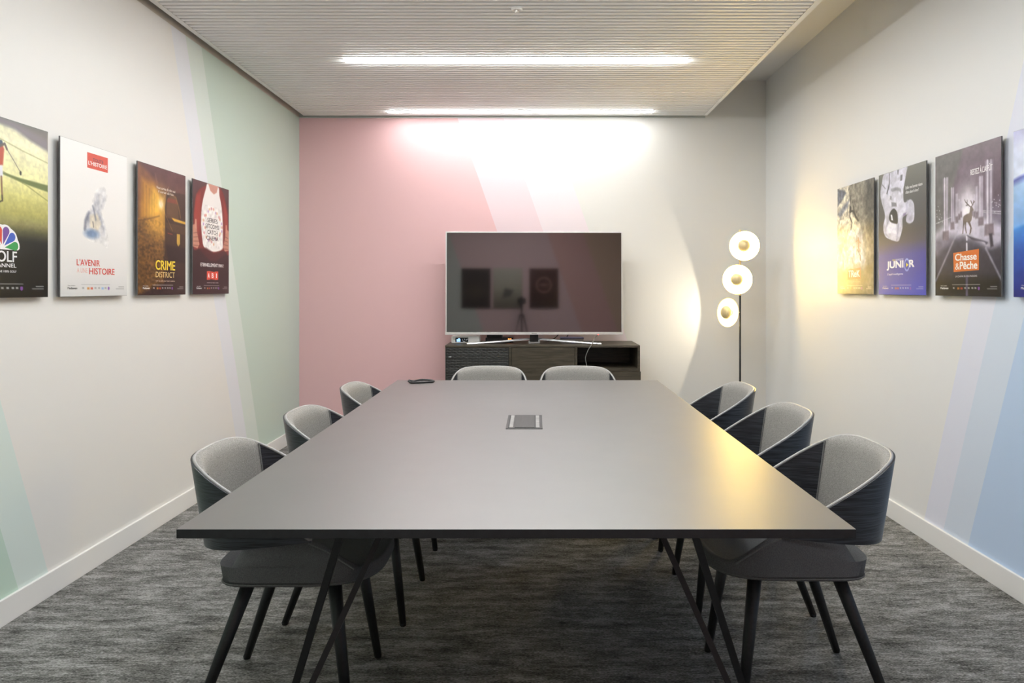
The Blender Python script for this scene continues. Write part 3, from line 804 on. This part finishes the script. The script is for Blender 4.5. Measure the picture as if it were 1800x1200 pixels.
A.line([(.5, .30), (.75, .35), (1, .42)], .008, '7d8040', .7, .01)
q = q_left(DL['golf'])
A.poly([q(-14, 248), q(2, 246), q(7, 262), q(5, 290), q(-10, 292)], 'c05a44', 1, .012)
A.poly([q(-10, 290), q(4, 290), q(5, 310), q(-12, 312)], 'e8e8f0', 1, .01)
A.line([q(2, 310), q(3, 335), q(4, 352)], .018, '8a6a50'); A.line([q(-8, 312), q(-6, 352)], .018, '8a6a50')
A.ell(*q(1, 250), .022, .022, '4a5a68', 1, .2); A.line([q(0, 256), q(8, 252), q(12, 262)], .02, '6a6058')
A.line([q(12, 262), q(24, 282), q(36, 303)], .006, '70685a'); A.ell(*q(36, 304), .012, .018, '30352c', 1, .3)
A.line([q(-6, 357), q(4, 352), q(3, 343)], .012, '40402e')
A.footer()
p = poster(A, 'golf course poster cut by the left photo edge, green fairway above black', *place_l('golf'))
text(p, 'GOLF', .35, .64, .739, .799, 'e9ecef', .02); text(p, 'CHANNEL', .35, .635, .808, .830, 'e9ecef', .02)
text(p, 'LA CHAÎNE 100% GOLF', .35, .635, .843, .858, 'e9ecef', .01)
cxp, cvp = .49, .722
def petal(i, n, col):
    a = math.radians(172-(164/5)*i); bm = bmesh.new(); L = .080; w_ = .0165
    pts = [(0.012, 0)]+[(L-w_+w_*math.cos(t), w_*math.sin(t)) for t in [math.radians(k) for k in range(-100, 101, 20)]]
    vs = [bm.verts.new((-PW/2+PW*cxp+(x*math.cos(a)-y*math.sin(a)), -.0268, PH*(1-cvp)+(x*math.sin(a)+y*math.cos(a)))) for x, y in pts]
    bm.faces.new(vs); k = 'ink_'+col
    if k not in M: M[k] = mat(k, lin(col), .35, noise=((50, 50, 50), .02))
    new_obj('logo_petal', finish(bm, 'logo_petal'), M[k], p)
for i, c in enumerate(('e8b030', 'e07a30', 'd8452f', '6f4a9c', '3a5fc0', '2f9a50')): petal(i, 6, c)
bm = bmesh.new(); out = []
for k in range(0, 181, 6):
    a = math.radians(k); r = .083+.004*abs(math.sin(math.radians((k+8)*180/33)))
    out.append(bm.verts.new((-PW/2+PW*cxp+r*math.cos(a), -.02665, PH*(1-cvp)+r*math.sin(a))))
out.append(bm.verts.new((-PW/2+PW*cxp-.078, -.02665, PH*(1-cvp)-.006))); out.append(bm.verts.new((-PW/2+PW*cxp+.078, -.02665, PH*(1-cvp)-.006)))
bm.faces.new(out); M['ink_f2f2f2'] = mat('ink_f2f2f2', lin('f2f2f2'), .35, noise=((50, 50, 50), .02))
new_obj('logo_backing', finish(bm, 'logo_backing'), M['ink_f2f2f2'], p)

# white history poster
A = Art(base='efedea'); A.grad([(0, 'f1f1ef'), (.5, 'f0eeea'), (.85, 'e6e4e1'), (1, 'd6d6d4')])
q = q_left(DL['hist'])
n = A.noise(20, 28, 5, 4); n2 = A.noise(30, 40, 6, 3)
fig = Art(); 
def blob(pts, c, a, soft=.03): 
    m = A.poly(pts, A.c.mean((0, 1)), 0, soft); return m
body = [q(151, 384), q(156, 372), q(163, 362), q(164, 352), q(170, 338), q(182, 332), q(186, 345), q(182, 362), q(176, 372), q(180, 384), q(184, 400), q(188, 420), q(188, 432), q(176, 424), q(160, 421), q(152, 412), q(149, 400)]
pm = np.zeros_like(A.U); sv = A.c.copy(); m = A.poly(body, 'b9bcc2', 1, .05); mm = np.clip(m, 0, 1)*(.45+.55*np.clip((n-.36)*3, 0, 1))
tone = np.interp(A.V, [.25, .4, .5, .6], [.25, .55, .8, .15]); sv = sv*(1-(mm*tone)[..., None])+A.col('8d93a3')*(mm*tone)[..., None]; A.c = sv
A.poly([q(157, 378), q(171, 376), q(178, 394), q(172, 406), q(158, 400)], 'e2d8c0', .8, .03)
A.line([q(149, 402), q(150, 388), q(156, 374)], .03, '555b70', .7, .03); A.line([q(163, 362), q(166, 374), q(168, 386)], .018, '5e6678', .7, .02)
A.ell(*q(161, 411), .10, .04, '4a6fa0', .65, .9); A.line([q(163, 390), q(164, 399)], .012, '3a3a40', .7, .01)
A.tex(np.where(mm > .05, n2, .5), .22); A.footer(False)
p = poster(A, 'white poster with red title block and faded soldier figure, left wall', *place_l('hist'))
block(p, [(.368, .050), (.68, .050), (.68, .152), (.368, .152)], 'd8523f', 'title_block')
text(p, 'TOUTE', .45, .605, .079, .101, '6e3a40', .03); text(p, "L'HISTOIRE", .385, .665, .104, .130, 'f4eeea', .03)
text(p, "L'AVENIR", .22, .555, .757, .799, 'd83c2c', .012); text(p, 'A UNE', .222, .37, .815, .846, 'efb9ae', 0)
text(p, 'HISTOIRE', .397, .787, .812, .854, 'd83c2c', .015); media(p, False)

# crime poster
A = Art(); A.grad([(0, '5a3c3e'), (.3, '5c4030'), (.6, '4c3826'), (.8, '38261e'), (1, '30201e')])
q = q_left(DL['crime'])
A.poly([(0, 0), (.38, .12), (.46, .3), (.46, .37), (0, .44)], '8a5a34', .7, .06)
A.poly([(.08, .12), (.3, .14), (.45, .27), (.45, .38), (.05, .43)], 'c0882e', .85, .08)
A.poly([(.3, .17), (.40, .2), (.455, .3), (.455, .37), (.2, .40)], 'e8b440', .75, .07)
for u in (.1, .16, .22, .27, .32): A.line([(u, .12+u*.3), (u, .42)], .012, '6a4420', .45, .015)
A.poly([(0, .43), (.5, .38), (.52, .9), (0, 1.0)], '6e4c22', .9, .04)
A.glow(.42, .40, .25, .12, 'd09a3c', .8); A.glow(.42, .27, .16, .10, 'ffc850', .85); A.glow(.455, .285, .05, .035, 'fff6d8', 1)
nn = A.noise(30, 60, 9, 2); A.c = np.where(((A.V > .42) & (A.U < .58))[..., None], np.clip(A.c*(1+(nn-.5)[..., None]*.8), 0, 1), A.c)
A.glow(.40, .47, .22, .08, 'e0a848', .6); A.line([(0, .445), (.25, .41), (.42, .38)], .01, '4a2e18', .6, .02)
# car
A.poly([(.54, .70), (.54, .30), (.57, .20), (.68, .17), (.85, .16), (1, .16), (1, .72)], '3a2a1c', 1, .02)
A.poly([(.56, .38), (.58, .24), (.66, .19), (.78, .21), (.84, .33), (.84, .40)], '5e452c', 1, .02)
A.poly([(.60, .22), (.80, .22), (.83, .255), (.58, .255)], '7a3a28', .8, .01)
A.line([(.66, .18), (.78, .205), (.86, .31), (.88, .36)], .02, '8a6a3c', .8, .02)
A.poly([(.68, .375), (1, .39), (1, .41), (.74, .40)], 'd8a83c', .95, .012)
A.poly([(.56, .42), (1, .43), (1, .50), (.7, .49), (.56, .46)], '4e3a24', 1, .015); A.poly([(.80, .50), (.87, .50), (.87, .58), (.83, .605), (.80, .58)], 'c8a044', .95, .01)
A.poly([(.55, .60), (1, .61), (1, .74), (.62, .73)], '241a18', .9, .03); A.line([(.60, .505), (.70, .51)], .012, '8a3a28', .8)
A.line([(.455, .285), (.62, .13)], .006, 'e8b878', .5, .01); A.line([(.455, .285), (.70, .48)], .006, 'e8b060', .45, .012); A.line([(.455, .285), (.34, .06)], .02, 'b08070', .35, .03)
A.tex(A.noise(10, 14, 11), .3); A.footer()
p = poster(A, 'brown crime series poster with a yellow-lit street and car, left wall', *place_l('crime'))
text(p, 'CRIME', .345, .755, .728, .802, 'f2d23c', .02); text(p, 'DISTRICT', .345, .75, .818, .862, 'e8c884', 0)
text(p, 'Vous auriez dû dire oui', .36, .76, .148, .168, 'e6dccc', .01); text(p, 'il aurait dû fuir', .40, .73, .178, .196, 'e6dccc', .01)
text(p, "C'EST AU CRIME DE SE TENIR À CARREAU", .345, .75, .884, .894, 'e0c8b0', 0); media(p)

# open jacket poster
A = Art(); A.grad([(0, '53383a'), (.5, '3c2222'), (.7, '2c1416'), (1, '2a1416')])
q = q_left(DL['ab'])
A.poly([(0.02, .6), (0.03, .32), (.10, .12), (.32, .03), (.62, .0), (.80, .03), (.93, .16), (.98, .30), (1, .62), (.86, .60), (.55, .65), (.20, .60)], '7c2a24', 1, .02)
A.poly([(.03, .3), (.09, .13), (.2, .10), (.2, .3), (.14, .5), (.06, .5)], 'a84034', .7, .05); A.poly([(.84, .12), (.96, .24), (.97, .5), (.88, .4)], 'a84034', .7, .05)
A.poly([(.34, .05), (.40, 0), (.68, 0), (.72, .08), (.79, .2), (.82, .36), (.82, .50), (.80, .58), (.56, .615), (.30, .585), (.24, .50), (.21, .36), (.24, .2)], 'f0ece8', 1, .02)
A.tex(np.where((A.V > .2) & (A.V < .58) & (A.U > .22) & (A.U < .8), A.noise(26, 34, 15, 2), .5), .22)
A.poly([(.40, 0), (.46, .06), (.56, .085), (.64, .06), (.68, 0)], 'c89080', 1, .015)
r = np.random.RandomState(4)
for k in range(26):
    a = 2*math.pi*k/26; A.ell(.52+.24*math.cos(a)*(.8+.35*r.rand()), .375+.15*math.sin(a)*(.8+.35*r.rand()), .022, .018, ('d88a70', 'b48ac0', 'e0a878', 'd07a80')[k % 4], .65, .6)
for sx, u0 in ((1, .0), (-1, 1.0)):
    A.poly([(u0, .40), (u0+sx*.09, .38), (u0+sx*.11, .46), (u0+sx*.17, .56), (u0+sx*.12, .60), (u0, .585)], 'c48a74', 1, .012)
    for k in range(4): A.line([(u0+sx*.02, .47+.035*k), (u0+sx*.15, .455+.04*k)], .008, '7a4438', .8, .01)
    A.poly([(u0+sx*.05, .42), (u0+sx*.06, .345), (u0+sx*.095, .345), (u0+sx*.10, .43)], 'cc9480', 1, .01)
A.poly([(.14, .60), (.35, .585), (.55, .625), (.80, .595), (.95, .61), (.62, .70), (.45, .70)], '4c1c1c', .9, .03); A.footer()
p = poster(A, 'dark red poster of a person opening a jacket over a white shirt', *place_l('ab'))
for i, (s_, a, b) in enumerate((('SERIES', .38, .66), ('SITCOMS', .33, .70), ('CATCH', .38, .66), ('CINEMA', .355, .68))):
    text(p, s_, a, b, .312+.054*i, .350+.054*i, '25222a', .01)
text(p, 'ETERNELLEMENT FAN !', .20, .835, .722, .752, 'f4eeee', .02)
for i, s_ in enumerate('AB1'):
    u = .365+.107*i; bm = bmesh.new(); k = .012*(1 if i % 2 else -1)
    vs = [bm.verts.new((-PW/2+PW*a, -.02665, PH*(1-b))) for a, b in ((u, .795), (u+.10, .795+k*.3), (u+.10, .868), (u, .868-k*.3))]
    bm.faces.new(vs)
    if 'ink_e0503a' not in M: M['ink_e0503a'] = mat('ink_e0503a', lin('e0503a'), .35, noise=((50, 50, 50), .02))
    new_obj('logo_block', finish(bm, 'logo_block'), M['ink_e0503a'], p); text(p, s_, u+(.027 if i < 2 else .042), u+(.073 if i < 2 else .062), .812, .852, 'f6efef', .03)
text(p, 'TOUTES VOS SÉRIES CULTES', .365, .68, .893, .901, 'e6d8d8', 0); media(p)

# right wall: rock climber and surfer
A = Art(); q = q_right(DR['trek'])
A.grad([(0, 'e8e2d2'), (.4, 'ded6c2'), (.5, 'a8a8b0'), (.7, 'b0b4bc'), (.8, '6a6c70'), (1, '3e3f3e')])
rock = A.poly([(.36, 0), (1, 0), (1, 1), (.85, 1), (.75, .6), (.66, .38), (.52, .33), (.44, .28), (.40, .18)], '8b867a', 1, .03)
A.poly([(.8, 0), (1, 0), (1, 1), (.92, 1), (.88, .5), (.78, .2)], '4c4a44', .85, .12)
A.poly([(0, 0), (.2, .03), (.26, .06), (.14, .12), (0, .17)], '5b6174', .85, .03); A.poly([(0, .24), (.2, .17), (.36, .13), (.30, .20), (.08, .28)], '6a7082', .8, .04)
A.poly([(.05, .42), (.5, .30), (.64, .38), (.55, .44), (.36, .50), (.15, .46)], 'efe6cc', .9, .03)
A.poly([(0, .40), (.3, .32), (.34, .34), (0, .44)], '8a8478', .6, .03); A.poly([(0, .46), (.3, .52), (.55, .48), (.7, .42), (.72, .5), (.6, .56), (0, .6)], '7c8498', .5, .06)
A.glow(.5, .65, .35, .12, 'd8dee8', .75); A.glow(.16, .66, .2, .10, 'd0ccd4', .6)
A.line([(.72, .46), (.80, .55), (.76, .70), (.66, .80)], .04, '5c6878', .6, .06)
A.poly([(0, .78), (.3, .80), (.7, .78), (1, .66), (1, 1), (0, 1)], '4a4c4c', .75, .08); 
nn = A.noise(22, 30, 21, 4); A.tex(nn, .9)
cl = '37332f'
A.line([(.40, .10), (.375, .19), (.36, .24), (.37, .29), (.43, .35), (.40, .41)], .022, cl, .9, .01); A.line([(.38, .24), (.46, .245), (.52, .29), (.60, .34)], .026, cl, .9, .01)
A.line([(.47, .20), (.49, .25), (.53, .31)], .018, cl, .9, .01); A.ell(.385, .225, .03, .045, cl, .95, .2)
A.line([(.60, .50), (.62, .53), (.61, .58), (.63, .62)], .028, '8a6450', .9, .01); A.line([(.54, .525), (.60, .52), (.66, .545)], .014, '8a6450', .9, .01); A.line([(.58, .60), (.66, .66), (.66, .70)], .016, '50505a', .9, .01)
A.footer()
p = poster(A, 'grey rock climbing poster, farthest of the posters on the right wall', *place_r('trek'))
block(p, [(.30, .775), (.66, .765), (.67, .862), (.30, .868)], 'e0503c')
text(p, 'TReK', .325, .645, .785, .846, 'f6f2ee', .035); text(p, 'LA CHAÎNE DES SENSATIONS EXTRÊMES', .31, .66, .886, .892, 'dcdcdc', 0); media(p)

# astronaut poster
A = Art(); q = q_right(DR['junior'])
A.grad([(0, '77776f'), (.25, '5c5c5a'), (.5, '45464c'), (.58, '42465e'), (.68, '3a43a0'), (.8, '3440a8'), (1, '3a48bc')])
def Q(*pp): return [q(1540+a/8, 275+b/8) for a, b in pp]
suit = 'd4d3e2'
A.poly(Q((110, 250), (200, 220), (425, 120), (425, 230), (400, 380), (385, 470), (395, 640), (480, 600), (525, 640), (540, 720), (535, 880), (490, 935), (430, 920), (425, 860), (440, 810), (375, 860), (372, 1000), (340, 1130), (300, 1195), (160, 1150), (115, 1090), (100, 980), (125, 830), (80, 650), (60, 520), (80, 380)), suit, 1, .012)
A.poly(Q((185, 235), (195, 235), (190, 420), (155, 540), (145, 520), (180, 380)), '55555c', .9, .01)
A.poly(Q((300, 190), (320, 180), (312, 250), (302, 250)), '55555c', .9, .008); A.poly(Q((345, 260), (372, 250), (368, 335), (340, 340)), '66666c', .9, .008)
A.poly(Q((210, 450), (290, 430), (350, 450), (355, 520), (250, 515), (205, 480)), '8a8a94', .8, .015); A.ell(*Q((265, 590))[0], .16, .085, 'dcdbe8', .9, .2)
A.poly(Q((215, 640), (285, 650), (290, 700), (220, 705)), '77767c', .8, .015); A.poly(Q((195, 550), (220, 560), (215, 610), (195, 600)), '77767c', .7, .01)
vis = Q((250, 730), (290, 770), (305, 840), (300, 945), (230, 935), (190, 900), (180, 850), (205, 770)); A.poly(vis, '2b2c2e', 1, .012); A.poly(Q((205, 820), (225, 815), (240, 900), (215, 895)), 'e8e8f0', 1, .008)
A.poly(Q((160, 920), (300, 950), (290, 1090), (180, 1070)), 'e4e3f2', .9, .015); A.line(Q((175, 900), (140, 1000), (125, 1080), (180, 1140)), .02, 'a8a6c0', .7, .015); A.line(Q((320, 950), (300, 1100), (290, 1180)), .025, 'a8a6c0', .7, .015)
A.line(Q((440, 620), (430, 780), (370, 840)), .02, 'b0aec4', .7, .015); A.ell(*Q((470, 850))[0], .06, .07, 'b4b2c4', .7, .4); A.line(Q((90, 400), (130, 450)), .014, '6a6a72', .7, .01)
A.poly(Q((385, 800), (430, 785), (410, 830), (375, 840)), '8a78a8', .7, .01)
n = A.noise(18, 26, 33, 3); A.tex(np.where(A.c.mean(-1) > .6, n, .5), .35); A.footer()
p = poster(A, 'blue and grey poster with an upside-down astronaut, right wall', *place_r('junior'))
text(p, 'Enfin une bonne raison', .60, .93, .152, .176, 'f0f0ee', .01); text(p, "d'être dans la lune !", .60, .86, .188, .212, 'f0f0ee', .01)
text(p, 'JUNI  R', .195, .77, .730, .800, 'eef0f8', .05); text(p, 'VOD', .315, .38, .715, .727, 'd8d040', .03); text(p, 'GRANDIOSE', .385, .555, .712, .727, 'b8c0e8', .03)
text(p, "L'appli intelligente", .205, .545, .825, .845, 'dfe4f8', .01)
rg = lathe_mesh('logo_ring', [(.022, 0), (.0275, .0003), (.031, 0)], 28); rg.transform(Matrix.Translation((-PW/2+PW*.625, -.0268, PH*(1-.765)))@Matrix.Diagonal((.85, 1, 1.1, 1)))
M['ink_8fa0e6'] = mat('ink_8fa0e6', lin('8fa0e6'), .35, noise=((50, 50, 50), .02)); new_obj('logo_ring', rg, M['ink_8fa0e6'], p)
block(p, [(.610, .748), (.655, .765), (.610, .782)], 'f0e040'); media(p)

# stag poster
A = Art(); q = q_right(DR['chasse'])
A.grad([(0, '776a72'), (.15, '6a5a66'), (.35, '5c4e5a'), (.55, '6a6478'), (.7, '4c4a58'), (.85, '2a2a30'), (1, '16181a')])
A.poly([(0, 0), (.46, 0), (.30, .25), (.2, .6), (0, .6)], '6a6c66', .75, .05)
def S(*pp): return [q(1640+a/6, 330+b/6) for a, b in pp]
A.glow(.53, .42, .18, .17, 'fbf6fc', 1); A.glow(.53, .55, .38, .08, 'eeeaf4', .9)
A.poly(S((270, 330), (430, 330), (730, 400), (735, 560), (560, 640), (360, 480), (120, 640), (30, 720), (30, 480), (200, 380)), 'cfc8d8', .75, .06)
A.poly([(0, .60), (.25, .58), (.44, .60), (.3, .75), (0, .9)], '4c4858', .55, .08); A.poly([(.44, .60), (.56, .62), (.8, .70), (1, .76), (1, 1), (0, 1), (0, .92), (.3, .66)], '3c3a48', .75, .08)
A.poly([(0, .88), (1, .88), (1, 1), (0, 1)], '16181a', .85, .10)
for x0, yy0, x1, yy1, w_ in ((258, 465, 30, 980, .022), (560, 640, 735, 990, .022)): A.line(S((x0, yy0), (x1, yy1)), w_, 'b4b0c0', .7, .02)
for a_, b_ in ((500, 548), (590, 665), (940, 1150)): A.line(S((357, a_), (358, b_)), .022 if a_ < 900 else .034, 'e0dce8' if a_ < 900 else '605a74', .9, .012)
A.line(S((30, 380), (190, 310)), .007, 'd8d8d8', .7); A.line(S((530, 240), (735, 250)), .007, 'd8d8e0', .8); A.line(S((530, 255), (735, 275)), .007, 'c8c8d0', .8)
cols = ((.178, .036, .60, .17), (.84, .044, .60, .13), (.29, .022, .53, .25), (.725, .026, .53, .22), (.36, .016, .49, .30), (.40, .011, .47, .34), (.665, .015, .48, .28), (.63, .010, .47, .33), (.60, .008, .46, .36), (.43, .008, .455, .36))
for cu_, w_, vb, vt in cols:
    A.poly([(cu_-w_*1.3, vt), (cu_+w_*1.3, vt), (cu_+w_, vb), (cu_-w_, vb)], 'aaa0b0', .6, .02)
    A.line([(cu_-w_*.5, vt), (cu_-w_*.5, vb)], w_*.55, 'e6e0ea', .85, .008); A.line([(cu_+w_*.6, vt), (cu_+w_*.6, vb)], w_*.4, 'ddd6e2', .8, .008)
    A.poly([(cu_-w_*1.4, vb-.02-w_), (cu_+w_*1.4, vb-.02-w_), (cu_+w_*1.5, vb+.01), (cu_-w_*1.5, vb+.01)], '786a72', .85, .018)
A.poly([(.84, .60), (.88, .60), (.90, .68), (.86, .69)], '26222c', .8, .02)
dc = '7d7066'
A.poly(S((318, 330), (330, 295), (360, 275), (385, 262), (395, 200), (410, 195), (430, 235), (412, 250), (412, 320), (395, 360), (350, 365), (325, 400)), dc, 1, .008)
for pts in (((325, 350), (315, 480)), ((348, 360), (342, 410), (352, 475)), ((385, 355), (402, 410), (390, 488)), ((372, 360), (405, 425), (398, 470))): A.line(S(*pts), .014, '6a5c54', 1, .006)
for pts in (((395, 200), (375, 180), (345, 150), (335, 125)), ((375, 180), (350, 185)), ((360, 165), (362, 130)), ((408, 197), (425, 170), (430, 135)), ((418, 180), (400, 135)), ((425, 160), (440, 145))): A.line(S(*pts), .009, '5e5048', 1, .006)
A.poly(S((355, 495), (410, 520), (530, 555), (580, 575), (560, 600), (540, 570), (430, 555), (370, 515)), '3e3a48', .8, .015)
r = np.random.RandomState(8)
for k in range(26): u = .87+.12*r.rand() if k % 2 else .02+.12*r.rand(); A.ell(u, .36+.12*r.rand(), .006, .005, 'e8e8f0', .7, .9)
A.tex(A.noise(14, 20, 41, 3), .3); A.footer()
p = poster(A, 'purple-grey poster of a stag on a colonnaded road, right wall', *place_r('chasse'))
text(p, "RESTEZ À L'AFFÛT", .575, .885, .150, .197, 'f0ecee', .015)
block(p, [(.305, .703), (.697, .690), (.697, .828), (.312, .835)], 'd9702c')
text(p, 'Chasse', .338, .662, .712, .758, 'f6f0ea', .035); text(p, '&', .338, .405, .776, .820, 'f6f0ea', .0); text(p, 'Pêche', .412, .672, .768, .818, 'f6f0ea', .035)
text(p, 'LA CHAÎNE DE VOS PASSIONS', .34, .67, .856, .872, 'd8d4dc', 0); media(p)

# underwater poster
A = Art(); A.grad([(0, 'c2c4ea'), (.12, 'd6def6'), (.28, 'dbe6f8'), (.30, '5a68b8'), (.34, 'a8ccf0'), (.5, '8cb8ec'), (.58, '7ab0ea'), (.60, '3c86d4'), (.75, '2858b4'), (1, '222a78')], A.V+.02*np.sin(A.U*9))
A.glow(.3, .1, .2, .05, 'f2f4ff', .8); A.glow(.7, .16, .2, .04, 'f2f4ff', .7); A.poly([(.25, .55), (.45, .45), (.7, .46), (.85, .52), (.7, .57), (.42, .58)], '3a5890', .8, .03); A.tex(A.noise(8, 14, 51, 3), .2); A.footer()
p = poster(A, 'bright blue underwater poster cut off by the right photo edge', *place_r('sea')); media(p)

# wall behind the camera (seen mirrored in the television)
A = Art(40, 60); A.grad([(0, '14110f'), (.6, '2c2820'), (1, '0c0c0c')]); A.glow(.5, .6, .3, .2, '4c4636', .8)
poster(A, 'dark poster behind the camera, left one mirrored in the television', (-.74, YF, 1.12), math.pi)
A = Art(40, 60); A.grad([(0, 'c8c4b8'), (.5, 'b4ae9e'), (1, '6c6658')]); A.poly([(.3, .55), (.6, .5), (.7, .75), (.4, .7)], '4a4a48', .9, .05)
poster(A, 'pale poster behind the camera, middle one mirrored in the television', (-.22, YF, 1.12), math.pi)
A = Art(90, 124); A.grad([(0, '4c1418'), (.6, '3c0c10'), (1, '28080a')]); A.ell(.5, .42, .27, .27, 'b89088', .9, .03); A.ell(.5, .42, .235, .235, '46121a', 1, .03)
A.line([(.36, .42), (.64, .42)], .10, 'a08078', .7, .02); A.ell(.38, .42, .03, .03, '46121a', 1, .2); A.ell(.62, .42, .03, .03, '46121a', 1, .2)
poster(A, 'dark red poster with a round emblem behind the camera', (.37, YF, 1.12), math.pi)

# ------------------------------------------------------------------ tripod with the camera that took the picture (mirrored in the television)
tp = thing('tripod', 'black tripod standing behind the table end, mirrored in the television', 'tripod', (0, -.13, 0))
for a in (90, 210, 330):
    c, s = math.cos(math.radians(a)), math.sin(math.radians(a))
    tube('leg', [(.03*c, .03*s, 1.02), (.16*c, .16*s, .5), (.30*c, .30*s, .008)], [.014, .012, .008], M['black_matt'], tp, 8)
tube('column', [(0, 0, .85), (0, 0, 1.15)], .014, M['black_matt'], tp, 10)
tube('head', [(0, 0, 1.13), (0, 0, 1.15), (0, 0, 1.175), (0, 0, 1.185)], [.02, .03, .03, .018], M['black_matt'], tp, 12)
cm = thing('photo_camera', 'black photo camera mounted on the tripod, mirrored in the television', 'camera', (0, -.13, 1.185))
box('camera_body', -.068, .068, -.030, .025, .003, .095, M['black_plastic'], cm, bevel=.006)
box('viewfinder', -.025, .025, -.025, .015, .095, .118, M['black_plastic'], cm, bevel=.005)
ln = lathe_mesh('lens', [(.0001, .0), (.036, 0), (.036, .05), (.040, .055), (.040, .075), (.030, .075), (.026, .060), (.0001, .058)], 28)
ln.transform(Matrix.Rotation(math.pi, 4, 'Z')); ln.transform(Matrix.Translation((0, .025, .055))); new_obj('lens', ln, M['black_plastic'], cm)
box('base_plate', -.025, .025, -.025, .025, 0, .003, M['black_metal'], cm)
